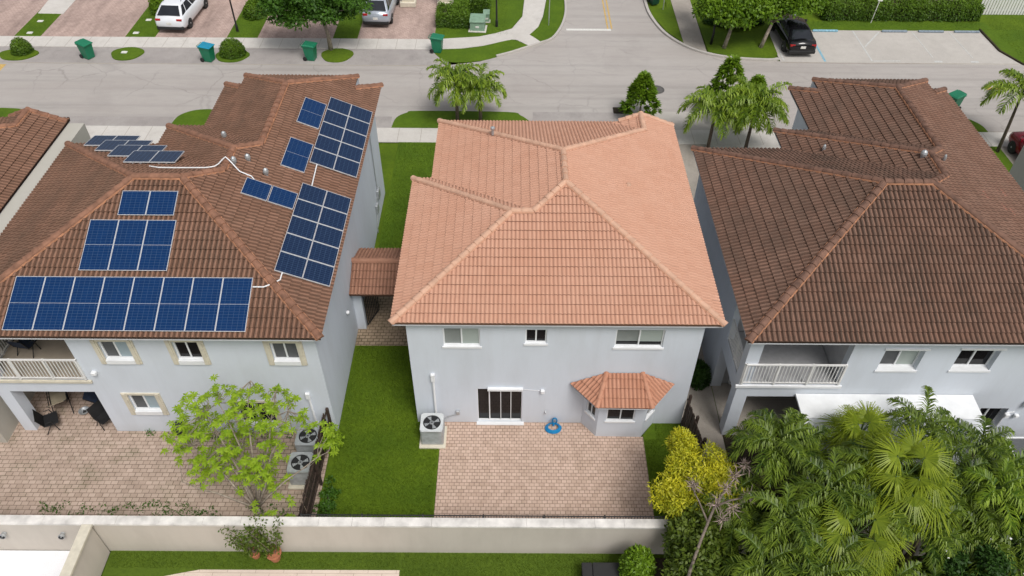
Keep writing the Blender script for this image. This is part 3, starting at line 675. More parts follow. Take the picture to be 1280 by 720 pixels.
# ------------------------------------------------------------------ gate roof between the houses
gt=thing('gate_house','small brown tiled gate roof bridging the gap between the solar-panel house and the salmon-roofed house','gate roof',(0,0,0))
gw=[((-6.33,-3.45,21.75,24.45),[pl('B',21.75,.42,2.4),pl('F',24.45,.42,2.4)])]
mb=MB()
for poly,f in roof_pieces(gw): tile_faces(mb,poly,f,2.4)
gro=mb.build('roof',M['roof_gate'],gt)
mr=MB();mm=MB(); ridge_run(mr,mm,(-6.33,23.1),(-3.45,23.1),lambda x,y:env(gw,x,y)); mr.build('ridge_tiles',M['roof_gate'],gro); mm.build('ridge_mortar',M['roof_gate'],gro)
g=MB(); g.box(-6.34,-3.44,21.9,24.3,2.2,2.3); g.build('ceiling',M['wall_blue'],gt)
g=MB(); g.box(-6.345,-6.0,22.15,22.5,0,2.2); g.build('pillar',M['wall_blue'],gt)
g=MB(); g.box(-3.75,-3.435,22.15,22.5,0,2.2); g.build('pillar',M['wall_blue'],gt)
g=MB()
for i in range(9): g.tube([(-5.95+math.cos(1.2)*i*.12,22.3+i*.12*math.sin(1.2),.1),(-5.95+math.cos(1.2)*i*.12,22.3+i*.12*math.sin(1.2),1.9)],.02,5)
g.tube([(-5.95,22.3,1.9),(-5.6,23.2,1.9)],.025,5).tube([(-5.95,22.3,.12),(-5.6,23.2,.12)],.025,5); g.build('gate',M['black'],gt)

# ------------------------------------------------------------------ ground sheets
def sheet(name,pts,z,m,thick=0,kind='structure',cat=None,label=None,group=None):
    bm=bmesh.new(); vs=[bm.verts.new((x,y,z)) for x,y in pts]; f=bm.faces.new(vs)
    if f.normal.z<0: f.normal_flip()
    if thick:
        r=bmesh.ops.extrude_face_region(bm,geom=[f]); 
        for v in [g for g in r['geom'] if isinstance(g,bmesh.types.BMVert)]: v.co.z-=thick
        bm.normal_update()
    bmesh.ops.triangulate(bm,faces=[q for q in bm.faces if len(q.verts)>4])
    mb=MB(); mb.frombm(bm); 
    return mb.build(name,m,kind=kind,cat=cat,label=label,group=group)
def rect(x0,x1,y0,y1): return [(x0,y0),(x1,y0),(x1,y1),(x0,y1)]
def smoothpts(p,n=5,closed=True):
    out=[];L=len(p)
    for i in range(L if closed else L-1):
        p0,p1,p2,p3=(p[(i-1)%L],p[i],p[(i+1)%L],p[(i+2)%L]) if closed else (p[max(i-1,0)],p[i],p[i+1],p[min(i+2,L-1)])
        for k in range(n):
            t=k/n; out.append(tuple(.5*((2*p1[j])+(-p0[j]+p2[j])*t+(2*p0[j]-5*p1[j]+4*p2[j]-p3[j])*t*t+(-p0[j]+3*p1[j]-3*p2[j]+p3[j])*t**3) for j in (0,1)))
    if not closed: out.append(p[-1])
    return out
g=MB(); g.quad((-400,-300,-.06),(400,-300,-.06),(400,500,-.06),(-400,500,-.06)); structure('ground',g,M['grass2'])
sheet('road',[(-60,37.4),(60,37.4),(60,44.55),(17.2,45.4),(14.2,45.6),(12.5,46.2),(11.1,47.3),(10.05,49.1),(9.45,51.7),(9.35,70),(3.75,70),(3.72,54),(3.66,52),(3.3,50),(2.6,48.25),(1.6,47.3),(0,46.3),(-2,45.1),(-4,44.6),(-60,44.55)],.0,M['road'])
sheet('parking_lot',[(16.95,45.35),(60,44.5),(60,45.2),(32.2,45.15),(31.5,46.9),(31.5,49.9),(17.0,49.7)],.008,M['parking'])
sheet('apron',[(-60,44.5),(-4.0,44.5),(-4.0,46.62),(-60,46.62)],.004,M['apron'])
sw=[(-60,46.6),(-5.1,46.6),(-3.3,46.75),(-1.9,47.15),(-.02,48.05),(.55,47.75),(1.15,47.05),(1.85,47.75),(1.15,48.75),(1.75,49.9),(2.1,51.5),(2.4,54.2),(2.4,70),(.85,70),(.85,54.2),(.68,51.4),(-.02,49.6),(-1.1,48.9),(-2.2,48.4),(-5.1,47.98),(-60,47.98)]
sheet('sidewalk',sw,.03,M['concrete'],.04)
sheet('sidewalk',[(-60,36.0),(60,36.0),(60,37.4),(-60,37.4)],.03,M['concrete'],.04)
jn=MB()
for i in range(36): x=-40+i*1.25; jn.box(x-.012,x+.012,46.6,47.97,.02,.034) if x<-5.5 else None
for i in range(64): x=-40+i*1.25; jn.box(x-.012,x+.012,36.02,37.38,.02,.034)
structure('sidewalk_joints',jn,M['concrete_old'])
sheet('sidewalk',[(11.27,70),(11.27,54.2),(11.2,47.65),(12.5,46.5),(12.65,54.2),(12.65,70)],.03,M['concrete_old'],.04)
# driveways across the street
def drv(x0,x1,y0=47.98,y1=62): sheet('driveway',rect(x0,x1,y0,y1),.012,M['pav_front'])
for a in ((-40,-32.6),(-30.9,-25.35),(-23.4,-18.7),(-16.7,-11.75),(-10.15,-5.12)): drv(*a)
for a in ((-60,-40),(-32.6,-30.9),(-25.35,-23.4),(-18.7,-16.7),(-11.75,-10.15)):
    sheet('lawn',rect(a[0],a[1],47.98,62),.03,M['grass'],.03)
sheet('lawn',[(-5.12,48.0),(-2.2,48.42),(-1.1,48.92),(-.04,49.65),(.66,51.45),(.83,54.2),(.83,70),(-5.12,70)],.028,M['grass'],.03)
sheet('lawn',smoothpts([(-5.0,46.2),(-4.95,46.55),(-3.3,46.72),(-1.9,47.1),(-.02,48.0),(.6,47.6),(1.1,47.0),(0,46.3),(-2,45.15),(-4,45.0)],4),.03,M['grass'],.03)
sheet('lawn',[(1.15,48.72),(1.85,47.8),(2.6,48.3),(3.3,50.0),(3.64,52),(3.7,54.2),(3.7,70),(2.42,70),(2.42,54.2),(2.12,51.5),(1.77,49.9)],.03,M['grass'],.03)
sheet('lawn',[(9.6,52.6),(10.8,53),(10.9,54),(11.25,54.2),(11.18,47.75),(10.3,49.3),(9.65,51.6)],.04,M['grass2'],.04)
sheet('lawn',[(12.67,70),(12.6,46.55),(14.3,45.85),(16.6,45.7),(17.0,46.3),(17.15,49.7),(60,49.95),(60,70)],.026,M['grass2'],.03)
sheet('lawn',[(31.55,46.9),(32.25,45.2),(60,45.25),(60,49.93),(31.55,49.93)],.03,M['grass'],.03)
sheet('lawn',rect(17.2,32.3,49.95,51.0),.033,M['grass'],.03)
sheet('pad',[(-32.5,51.3),(-30.75,51.25),(-30.8,53.6),(-32.7,53.6)],.045,M['concrete'],.04)
isl=[(-31.2,45.5,1.2,.75),(-24.4,45.7,1.0,.85),(-17.7,45.5,1.05,.8),(-11.1,45.7,1.0,.9)]
for x,y,a,b in isl:
    pts=[(x+a*math.cos(t)*(1+.08*math.sin(3*t)),min(46.58,y+b*math.sin(t))) for t in np.linspace(0,2*PI,28,endpoint=False)]
    sheet('verge_island',pts,.06,M['grass'] if x>-29 and x!=-11.1 else M['grass2'],.06)
for x0,x1 in ((-33,-27.0),(-19.05,-15.6),(-6.7,1.1),(23.5,26.6)):
    w=x1-x0; pts=[(x0,37.4),(x0+.15,38.4),(x0+.7,38.95),(x0+1.4,39.15),(x1-1.4,39.1),(x1-.6,38.75),(x1-.1,38.1),(x1,37.4)]
    sheet('verge_island',smoothpts(pts,4,False),.06,M['grass'],.06)
# curbs
def strip(name,pts,w,z0,z1,m):
    mb=MB(); pts=[Vector((*p,0)) for p in pts]; L=[];Rr=[]
    for i,p in enumerate(pts):
        d=(pts[min(i+1,len(pts)-1)]-pts[max(i-1,0)]).normalized(); n=Vector((-d.y,d.x,0)); L.append(p+n*w/2); Rr.append(p-n*w/2)
    for i in range(len(pts)-1):
        a,b,c,d=L[i],L[i+1],Rr[i+1],Rr[i]
        vs=[Vector((q.x,q.y,z)) for z in (z0,z1) for q in (a,b,c,d)]
        mb.add(vs,[(4,5,6,7),(0,1,5,4),(2,3,7,6)]+([(3,0,4,7)] if i==0 else [])+([(1,2,6,5)] if i==len(pts)-2 else []))
    return structure(name,mb,m)
strip('curb',smoothpts([(9.42,58),(9.40,54.2),(9.5,51.7),(10.1,49.15),(11.15,47.35),(12.55,46.2),(14.2,45.65),(16.2,45.45),(16.85,45.6)],4,False),.18,0,.13,M['parking'])
strip('curb',smoothpts([(3.75,58),(3.75,54.2),(3.68,52),(3.33,50),(2.65,48.2),(1.8,47.5),(1.0,46.95),(0,46.25),(-1.0,45.7)],4,False),.15,0,.12,M['parking'])
strip('curb',[(31.48,49.9),(31.5,46.9),(32.2,45.15),(36,45.1)],.12,0,.1,M['soil'])
# near driveways and paths
sheet('driveway',rect(-25.6,-19.0,28.7,36.0),.02,M['concrete']); sheet('driveway',rect(-14.9,-7.5,31.5,36.0),.02,M['concrete'])
sheet('driveway',rect(.9,6.2,28.7,36.0),.02,M['concrete']); sheet('driveway',rect(10.6,18.4,31.5,36.0),.02,M['concrete'])
sheet('apron',rect(7.2,13.5,37.4,39.3),.022,M['parking'])
sheet('apron',rect(-27,-19.1,37.4,38.4),.006,M['apron']);sheet('apron',rect(-15.5,-6.8,37.4,38.6),.006,M['apron']);sheet('apron',rect(1.2,7.1,37.4,39.2),.006,M['apron'])
sheet('side_path',rect(6.42,7.88,12.4,26.6),.01,M['concrete_old']); sheet('side_path',rect(6.42,11.6,26.6,36.0),.01,M['concrete_old'])
sheet('lawn',rect(-6.15,-2.72,24.6,36.0),.02,M['grass']); 
sheet('lawn',rect(-19.0,-15.0,28.7,36.0),.02,M['grass']); sheet('lawn',rect(19.5,26.6,30,36.0),.02,M['grass']); sheet('driveway',rect(26.6,32,30,36.0),.02,M['concrete_old'])
sheet('side_path',rect(-6.34,-3.44,21.23,24.6),.012,M['pav_side'])
sheet('porch_floor',rect(7.9,11.24,16.95,19.38),.014,M['concrete_old'])
sheet('lawn',[(-6.5,12.4),(-2.55,12.4),(-2.55,17.44),(-3.44,17.44),(-3.44,21.22),(-6.34,21.22),(-6.34,16.9),(-6.5,16.9)],.02,M['grass2'])
sheet('patio',[(-2.54,12.4),(4.92,12.4),(4.92,16.82),(3.17,16.86),(2.67,17.44),(-2.54,17.44)],.03,M['pav_mid'],.03)
sheet('lawn',[(4.93,12.4),(6.41,12.4),(6.41,17.44),(5.34,17.44),(4.93,16.9)],.02,M['grass2'])
sheet('patio',[(-26,12.4),(-6.52,12.4),(-6.52,16.94),(-14.49,16.94),(-14.49,19.38),(-17.85,19.38),(-26,19.38)],.012,M['pav_left'])
sheet('yard_soil',rect(7.9,26,12.4,16.94),.008,M['soil'])
sheet('yard_soil',rect(3.9,26,4,12.1),.008,M['soil'])
sheet('turf_strip',rect(-12.95,3.9,4,12.24),.01,M['turf'])
sheet('paved_terrace',[(-12.0,6),(-3.5,6),(-3.5,11.62),(-9.9,11.60),(-10.4,11.5),(-12.0,11.15)],.03,M['pav_low'],.02)
sheet('white_terrace',rect(-26,-13.22,4,12.22),.02,M['whitefloor'])
# painted markings
mk=MB(); mk.box(6.36,6.46,49.7,60,.002,.006).box(6.62,6.72,49.7,60,.002,.006); mk.box(-31.9,-31.4,42.9,44.3,.002,.006).box(-3.35,-3.2,42.6,44.7,.002,.006).box(28.6,29.9,42.05,42.35,.002,.006); structure('yellow_road_lines',mk,M['yellow'])
mk=MB(); mk.box(-60,60,37.4,37.52,.001,.004).box(-60,-4,44.46,44.54,.001,.007).box(17,32,45.2,45.28,.001,.012); structure('gutter_seams',mk,M['concrete_old'])
mk=MB(); mk.box(3.62,6.6,49.42,49.68,.003,.008); structure('stop_line',mk,M['whitep'])
mk=MB()
def sline(x0,y0,x1,y1,w=.1): 
    d=Vector((x1-x0,y1-y0,0)); L=d.length; a=math.atan2(d.y,d.x); mk.box(0,L,-w/2,w/2,.010,.014,M=TX(x0,y0,0,a))
sline(19.8,45.4,19.85,49.6,.14); structure('blue_parking_lines',mk,M['bluep'])
mk=MB(); sline(22.8,45.5,22.85,49.7); sline(22.9,45.5,24.6,45.55); sline(24.55,49.5,22.95,47.4); sline(27.0,45.4,27.0,45.6,.5); sline(29.3,45.4,29.3,45.6,.5); sline(26.85,46,26.8,49.7,.06);sline(29.4,46,29.3,49.7,.06); sline(17.2,45.5,17.25,47.4); structure('faded_parking_lines',mk,M['faded'])
# manhole covers, small lids
def lid(x,y,r,m,label,cat='manhole cover',sq=False,group=None,z=.0):
    b=MB()
    if sq: b.bbox(x-r,x+r,y-r*.7,y+r*.7,z+.002,z+.05,.01,1)
    else: b.lathe([(r,.002),(r,.02),(r*.92,.03),(r*.9,.02),(r*.5,.024)],(x,y,z),24)
    b.build('access_hatch' if sq else 'manhole_cover',m,cat=cat,label=label,group=group)
lid(8.63,41.8,.5,M['manhole'],'round dark manhole cover in the road beside the small conical tree')
lid(6.3,39.4,.45,M['soil'],'dark drain grate at the road edge left of the conical tree','drain grate',True)
for x,y,l in ((-24.6,50.4,'upper white lid in the grass strip left of the white car'),(-24.8,48.5,'lower white lid in the grass strip left of the white car'),(-31.75,48.4,'small white lid in the far left grass strip next to the sidewalk'),(-31.8,50.1,'white lid in the far left grass strip below the pale concrete pad'),(-24.6,45.8,'white lid in the bare verge island between the two left bins'),(1.7,-99,'')):
    if y>0: lid(x,y,.18,M['whitep'],l,'utility lid',True,'white utility lids in the grass',z=.055 if y<47 else .03)
lid(-4.25,26.9+1.2,.16,M['whitep'],'white lid in the lawn between the houses beside the salmon roof','utility lid',True,'white utility lids in the grass',z=.02)

# ------------------------------------------------------------------ garden walls
gw_=thing('garden_wall','long cream rendered garden wall with a pale cap behind the patio','wall',(0,0,0))
b=MB(); b.box(-26,22,12.24,12.46,0,1.70); b.build('wall_body',M['garden_wall'],gw_)
b=MB(); x=-26
while x<21.9:
    w=random.uniform(.9,1.5); b.box(x,min(22,x+w)-.006,12.20,12.50,1.702,1.78+random.uniform(-.004,.004),random.random()); x+=w
b.build('wall_cap',M['wall_cap'],gw_)
gw2=thing('garden_wall','short cream wall running toward the camera at the lower left corner','wall',(0,0,0))
b=MB(); b.box(-13.2,-13.0,3,12.19,0,1.70); b.build('wall_body',M['garden_wall'],gw2)
b=MB(); b.box(-13.26,-12.94,3,12.195,1.702,1.785); b.build('wall_cap',M['cream'],gw2)
for x,l in ((-14.1,'round dark wall lamp nearer the corner of the cream walls'),(-15.95,'round dark wall lamp at the left picture edge')):
    t=thing('wall_lamp',l,'wall lamp',(x,12.24,1.15),group='wall lamps on the cream wall')
    b=MB(); b.lathe([(.07,0),(.07,.05),(.1,.1),(.1,.16)],M=Matrix.Rotation(PI/2,4,'X'),n=14); b.build('housing',M['galv'],t)
    b=MB(); b.lathe([(.085,.161),(.07,.19),(.02,.2)],M=Matrix.Rotation(PI/2,4,'X'),n=14); b.build('lamp_glass',M['glass'],t)
# low black mesh fence behind the wall
fn=thing('mesh_fence','low black wire fence just behind the cream garden wall','fence',(0,0,0))
b=MB(); b.tube([(-6.5,12.53,1.86),(4.9,12.53,1.86)],.02,5); b.tube([(-6.5,12.53,.2),(4.9,12.53,.2)],.015,5)
x=-6.5
while x<4.9: b.box(x-.008,x+.008,12.52,12.535,.05,1.86+random.uniform(-.02,.05)); x+=.09
b.build('wire_mesh',M['black'],fn)
b=MB()
for x in np.arange(-6.5,5,1.9): b.box(x-.025,x+.025,12.51,12.56,0,1.9)
b.build('post',M['black'],fn)
# lattice fences
def picket(name,label,p0,p1,h,n,slant=.0,group=None):
    t=thing(name,label,'fence',(0,0,0),group=group); p0=Vector((*p0,0));p1=Vector((*p1,0)); d=(p1-p0);L=d.length;a=math.atan2(d.y,d.x)
    b=MB()
    for i in range(n):
        x=L*(i+.5)/n; Mx=TX(p0.x,p0.y,0,a)@Matrix.Translation((x,random.uniform(-.01,.01),0))@Matrix.Rotation(slant+random.uniform(-.03,.03),4,'Y')
        b.box(-L/n*.38,L/n*.38,-.015,.015,.05,h*random.uniform(.96,1.03),random.random(),M=Mx)
    b.build('pickets',M['darkwood'],t)
    b=MB(); T=TX(p0.x,p0.y,0,a)
    for z in (.25,h*.5,h*.88): b.box(-.05,L+.05,.02,.06,z-.04,z+.04,M=T)
    b.build('rails',M['darkwood'],t)
    for x in (0,L/2,L):
        b=MB(); b.box(x-.045,x+.045,.06,.15,0,h*1.05,M=T); b.build('post',M['darkwood'],t)
picket('wooden_fence','dark brown slatted fence between the left patio and the narrow lawn',(-6.62,16.9),(-6.72,12.6),1.45,26,.12,'dark wooden side fences')
picket('wooden_fence','dark brown slatted fence beside the right corner of the salmon-roofed house',(6.42,17.45),(6.62,15.6),1.6,11,.05,'dark wooden side fences')

# ------------------------------------------------------------------ AC units
def ac(x,y,label,s=.8,h=.82,z0=.10,top='galv'):
    t=thing('air_conditioner',label,'air conditioner',(x,y,0),group='outdoor air conditioning units')
    b=MB(); b.bbox(-s/2-.08,s/2+.08,-s/2-.12,s/2+.05,0,.1,.015,1); b.build('pad',M['cream'],t)
    b=MB(); b.bbox(-s/2,s/2,-s/2,s/2,z0,z0+h,.03,2)
    for i in range(14):
        z=z0+.08+i*(h-.16)/14
        for sg in (-1,1): b.box(-s/2+.05,s/2-.05,sg*s/2-.006,sg*s/2+.006,z,z+.018); b.box(sg*s/2-.006,sg*s/2+.006,-s/2+.05,s/2-.05,z,z+.018)
    b.build('casing',M['galv'],t)
    b=MB(); zz=z0+h+.001
    n=28; r=s*.40; o=s/2+.01
    vs=[];fs=[]
    for k in range(n):
        an=2*PI*k/n; c_,s_=math.cos(an),math.sin(an); q=o/max(abs(c_),abs(s_)); vs+=[(r*c_,r*s_,zz+.03),(q*c_,q*s_,zz+.03),(q*c_,q*s_,zz),(r*c_,r*s_,zz-.02)]
    for k in range(n):
        a=k*4;bq=((k+1)%n)*4; fs+=[(a,a+1,bq+1,bq),(a+1,a+2,bq+2,bq+1),(a+3,a,bq,bq+3)]
    b.add(vs,fs); b.build('top_panel',M['acgrey' if top=='white' else 'galv'],t)
    b=MB(); b.lathe([(r,.003),(.01,.004)],(0,0,zz),24); b.build('fan_well',M['black'],t)
    b=MB()
    for k in range(4):
        an=k*PI/2+.4; b.add([(.05*math.cos(an),.05*math.sin(an),zz+.01),(r*.85*math.cos(an-.25),r*.85*math.sin(an-.25),zz+.008),(r*.9*math.cos(an+.3),r*.9*math.sin(an+.3),zz+.018)],[(0,1,2)])
    b.lathe([(.09,.012),(.07,.02)],(0,0,zz),12); b.build('fan',M['galv'],t)
    b=MB()
    for rr_ in (.3,.5,.7,.88): 
        pts=[(r*rr_*math.cos(a_),r*rr_*math.sin(a_),zz+.028) for a_ in np.linspace(0,2*PI,25)]; b.tube(pts,.004,4,False)
    for k in range(8): an=k*PI/4; b.tube([(0,0,zz+.034),(r*math.cos(an),r*math.sin(an),zz+.028)],.005,4)
    b.build('grille',M['black'],t)
    return t
ac(-2.80,16.76,'grey air conditioner on a pad at the left corner of the salmon-roofed house',.80,.80,top='white')
ac(-7.15,16.15,'air conditioner nearest the left house wall beside the wooden fence',.8,.8)
ac(-7.20,15.05,'air conditioner farther from the left house wall beside the wooden fence',.8,.8)

# blue hose reel
t=thing('garden_hose','coiled bright blue garden hose on the patio against the house wall','hose',(1.62,17.2,0))
b=MB(); pts=[]
for i in range(120): a=i/120*2*PI*5; r=.30-.02*(i/24); pts.append((r*math.cos(a),r*.8*math.sin(a)-.05,.06+.018*(i//24)+.01))
b.tube(pts,.026,6); b.build('coil',M['bluehose'],t)
b=MB(); pts=[(.05+.085*math.cos(a),.12,.30+.16*math.sin(a)) for a in np.linspace(-PI/2,1.5*PI,16)]; b.tube(pts,.03,6).tube([(.05,.12,.16),(.0,.05,.08)],.04,6); b.build('hose_loop',M['bluehose'],t)

# ------------------------------------------------------------------ wheelie bins
def make_bin(label,loc,rz,body='binl',lidm='binl'):
    t=thing('wheeled_bin',label,'bin',loc,rz,'wheeled rubbish bins along the street')
    b=MB(); 
    lv=[(.12,.24,.26,.02),(.16,.25,.28,.12),(.9,.30,.36,.06),(.98,.33,.40,.05)]
    vs=[]; 
    for z,hw,hd,o in lv:
        for sx,sy in ((-1,-1),(-.8,-1.0),(.8,-1.0),(1,-1),(1,1),(-1,1)): vs.append((sx*hw,sy*hd+(.02 if sy<0 else 0),z if z>.12 else .03))
    fs=[]
    for i in range(3):
        for k in range(6): fs.append((i*6+k,i*6+(k+1)%6,(i+1)*6+(k+1)%6,(i+1)*6+k))
    fs.append((5,4,3,2,1,0)); fs.append((18,19,20,21,22,23))
    b.add(vs,fs); b.box(-.34,.34,-.41,.41,.94,.975); b.build('body',M[body],t)
    l=MB(); l.add([(-.35,-.42,.985),(.35,-.42,.985),(.35,.40,1.03),(-.35,.40,1.03),(-.28,-.33,1.04),(.28,-.33,1.04),(.28,.33,1.10),(-.28,.33,1.10)],[(0,1,5,4),(1,2,6,5),(2,3,7,6),(3,0,4,7),(4,5,6,7),(0,3,2,1)])
    lo=l.build('lid',M[lidm],t)
    l=MB(); l.tube([(-.25,.42,1.0),(-.25,.50,1.02),(.25,.50,1.02),(.25,.42,1.0)],.018,6); l.build('handle',M[body],t)
    for s in (-1,1):
        w=MB(); w.lathe([(.02,-.03),(.13,-.03),(.14,0),(.13,.03),(.02,.035)],M=Matrix.Translation((s*.29,.33,.14))@Matrix.Rotation(PI/2,4,'Y'),n=14); w.build('wheel',M['rubber'],t)
    return t
make_bin('green wheeled bin at the far left between two verge islands',(-26.6,45.2,0.005),R(60))
make_bin('green wheeled bin with a bright blue lid beside the round bush',(-18.95,44.95,.005),R(75),lidm='binlb')
make_bin('green wheeled bin left of the street tree trunk',(-12.6,45.2,.005),R(80))
make_bin('green wheeled bin at the tip of the curved grass verge',(-4.75,46.3,.03),R(80))
make_bin('green wheeled bin on the near kerb behind the dark brown roof',(25.45,39.75,.005),R(-60))
make_bin('very dark green bin at the top edge beside the side road',(10.0,53.6,.03),R(20),'bind','bind')

# ------------------------------------------------------------------ cars
def car(label,loc,rz,paint,L=4.9,W=1.95,H=1.72,kind='suv',plate=True,rails=False):
    t=thing('parked_car',label,'car',loc,rz,'parked cars')
    if kind=='suv':
        st=[(0,.45,.80,.80),(.10,.34,1.02,.92),(.35,.28,1.12,.965),(.9,.24,1.14,.975),(2.4,.24,1.10,.975),(3.6,.24,1.06,.97),(4.0,.24,1.03,.965),(4.5,.28,.96,.93),(4.78,.36,.84,.85),(4.9,.45,.66,.72)]
        cb=(.18,3.95,.90); ct=(.98,2.75,.62)
    else:
        st=[(0,.50,.78,.74),(.08,.36,.95,.88),(.35,.27,1.02,.93),(.9,.22,1.00,.945),(2.4,.22,.96,.945),(3.6,.22,.93,.94),(4.1,.24,.88,.92),(4.5,.28,.80,.87),(4.76,.36,.70,.78),(4.86,.45,.58,.66)]
        cb=(.38,3.75,.86); ct=(1.35,2.7,.62)
    k=L/4.9; hws=W/1.95
    b=MB(); vs=[];n=11
    for (y,zl_,zb_,hw) in st:
        hw*=hws; y*=k
        P=[(-hw*.90,zl_),(-hw*.99,zl_+.14),(-hw,(zl_+zb_)/2),(-hw*.985,zb_-.14),(-hw*.90,zb_-.01),(-0,zb_+.035)]
        P=P+[(-a,c) for a,c in P[:-1][::-1]]
        vs+=[(a,y-L/2,c) for a,c in P]
    fs=[]
    for i in range(len(st)-1):
        for j in range(n-1): fs.append((i*n+j,i*n+j+1,(i+1)*n+j+1,(i+1)*n+j))
        fs.append((i*n+n-1,i*n,(i+1)*n,(i+1)*n+n-1))
    fs.append(tuple(range(n))[::-1]); fs.append(tuple((len(st)-1)*n+j for j in range(n)))
    b.add(vs,fs); body=b.build('body',paint,t,smooth=True)
    zb0=1.05 if kind=='suv' else .93
    y0,y1,hb=cb[0]*k-L/2,cb[1]*k-L/2,cb[2]*hws; u0,u1,ht=ct[0]*k-L/2,ct[1]*k-L/2,ct[2]*hws
    # cabin: rings base / shoulder / roof
    def ring(y0_,y1_,h,z,c=.10):
        return [(-h,y0_+c,z),(-h+c,y0_,z),(h-c,y0_,z),(h,y0_+c,z),(h,y1_-c,z),(h-c,y1_,z),(-h+c,y1_,z),(-h,y1_-c,z)]
    lerp=lambda a,b_,f:a+(b_-a)*f
    rg=[ring(y0,y1,hb,zb0-.05)]
    for f,ff in ((.55,.5),(.88,.84),(.97,.95)): rg.append(ring(lerp(y0,u0,ff),lerp(y1,u1,ff),lerp(hb,ht,ff),lerp(zb0,H-.03,f)))
    rg.append(ring(u0+.16,u1-.2,ht-.14,H,.08))
    vs=[p for r_ in rg for p in r_]; fs=[]
    for i in range(len(rg)-1):
        for j in range(8): fs.append((i*8+j,i*8+(j+1)%8,(i+1)*8+(j+1)%8,(i+1)*8+j))
    fs.append(tuple((len(rg)-1)*8+j for j in range(8)))
    b=MB(); b.add(vs,fs); b.build('cabin',paint,t,smooth=True)
    # glass panels laid 1 cm proud of the cabin
    def pan(nm,quad,off,m='carglass'):
        q=[Vector(p) for p in quad]; nn=(q[1]-q[0]).cross(q[3]-q[0]).normalized(); q=[p+nn*off for p in q]
        g=MB(); g.add(q+[p-nn*.02 for p in q],[(0,1,2,3),(0,4,5,1),(1,5,6,2),(2,6,7,3),(3,7,4,0)]); return g.build(nm,M[m],t)
    def sp(side,f,y): # point on cabin side
        ff=f*.95; h=lerp(hb,ht,ff); return (side*h,y,lerp(zb0,H-.03,f))
    def ys(f): ff=f*.95; return lerp(y0,u0,ff),lerp(y1,u1,ff)
    f0,f1=.10,.84
    for side in (-1,1):
        a0,b0=ys(f0);a1,b1=ys(f1)
        cuts=[(.03,.20),(.23,.50),(.53,.90)] if kind=='suv' else [(.12,.46),(.49,.88)]
        for c0,c1 in cuts:
            q=[sp(side,f0,lerp(a0,b0,c0)),sp(side,f0,lerp(a0,b0,c1)),sp(side,f1,lerp(a1,b1,min(c1,.96))),sp(side,f1,lerp(a1,b1,max(c0,.05)))]
            if side<0: q=[q[1],q[0],q[3],q[2]]
            pan('side_window',q,.012)
    for nm,(ya,yb),sg in (('rear_window',(ys(.12)[0],ys(.86)[0]),-1),('windscreen',(ys(.06)[1],ys(.88)[1]),1)):
        f_0,f_1=(.12,.86) if sg<0 else (.06,.88)
        ha,hb_=lerp(hb,ht,f_0*.95)-.12,lerp(hb,ht,f_1*.95)-.12
        za,zb_=lerp(zb0,H-.03,f_0),lerp(zb0,H-.03,f_1)
        q=[(-ha,ya,za),(ha,ya,za),(hb_,yb,zb_),(-hb_,yb,zb_)]
        if sg>0: q=[q[1],q[0],q[3],q[2]]
        pan(nm,q,.02)
    for sx in (-1,1):
        zt=(.86,1.0) if kind=='suv' else (.74,.88)
        g=MB(); g.bbox(min(sx*.52,sx*.86)*hws,max(sx*.52,sx*.86)*hws,-L/2+.02,-L/2+.22,zt[0],zt[1],.03,2); g.build('tail_light',M['lampred'],t)
        g=MB(); g.bbox(min(sx*.5,sx*.8)*hws,max(sx*.5,sx*.8)*hws,L/2-.32,L/2-.14,.68,.78,.03,2); g.build('headlight',M['alu'],t)
        g=MB(); g.bbox(min(sx*.95,sx*1.12)*hws,max(sx*.95,sx*1.12)*hws,y1-.55,y1-.42,zb0-.02,zb0+.14,.03,2); g.build('mirror',paint,t)
        for wy in (.95*k-L/2,3.95*k-L/2):
            rot=Matrix.Translation((sx*(W/2-.10),wy,.34))@Matrix.Rotation(PI/2,4,'Y')
            g=MB(); g.lathe([(.05,-.11),(.33,-.11),(.35,-.07),(.35,.07),(.33,.115),(.24,.118)],M=rot if sx>0 else rot@Matrix.Rotation(PI,4,'X'),n=24); w=g.build('wheel',M['rubber'],t)
            g=MB(); g.lathe([(.22,.119),(.20,.10),(.06,.11),(.05,.125)],M=rot if sx>0 else rot@Matrix.Rotation(PI,4,'X'),n=10); g.build('rim',M['galv'],w)
    g=MB(); g.bbox(-.88*hws,.88*hws,-L/2-.03,-L/2+.30,.26,.50,.05,2); g.build('bumper',M['black'],t)
    if plate: g=MB(); g.box(-.16,.16,-L/2-.012,-L/2+.10,.62,.78); g.build('number_plate',M['whitep'],t)
    if rails:
        for sx in (-1,1): g=MB(); g.tube([(sx*(ht-.05),u0+.3,H-.01),(sx*(ht-.05),u0+.4,H+.05),(sx*(ht-.05),u1-.5,H+.05),(sx*(ht-.05),u1-.4,H-.01)],.015,5); g.build('roof_rail',M['black'],t)
    return t
car('white SUV with dark windows parked on the driveway at the top left',(-22.3,50.95,.012),R(-3),M['carw'],4.95,1.98,1.66,'suv',rails=True)
car('silver SUV half hidden under the street tree crown',(-9.0,51.8,.012),R(-2),M['cars'],4.7,1.9,1.68,'suv')
car('black sedan in the parking bay under the trees at the top right',(18.3,48.25,.012),R(1),M['carb'],4.8,1.88,1.42,'sedan')
car('dark red hatchback cut off by the right picture edge',(27.85,34.15,.03),R(2),M['carr'],4.3,1.85,1.62,'suv')

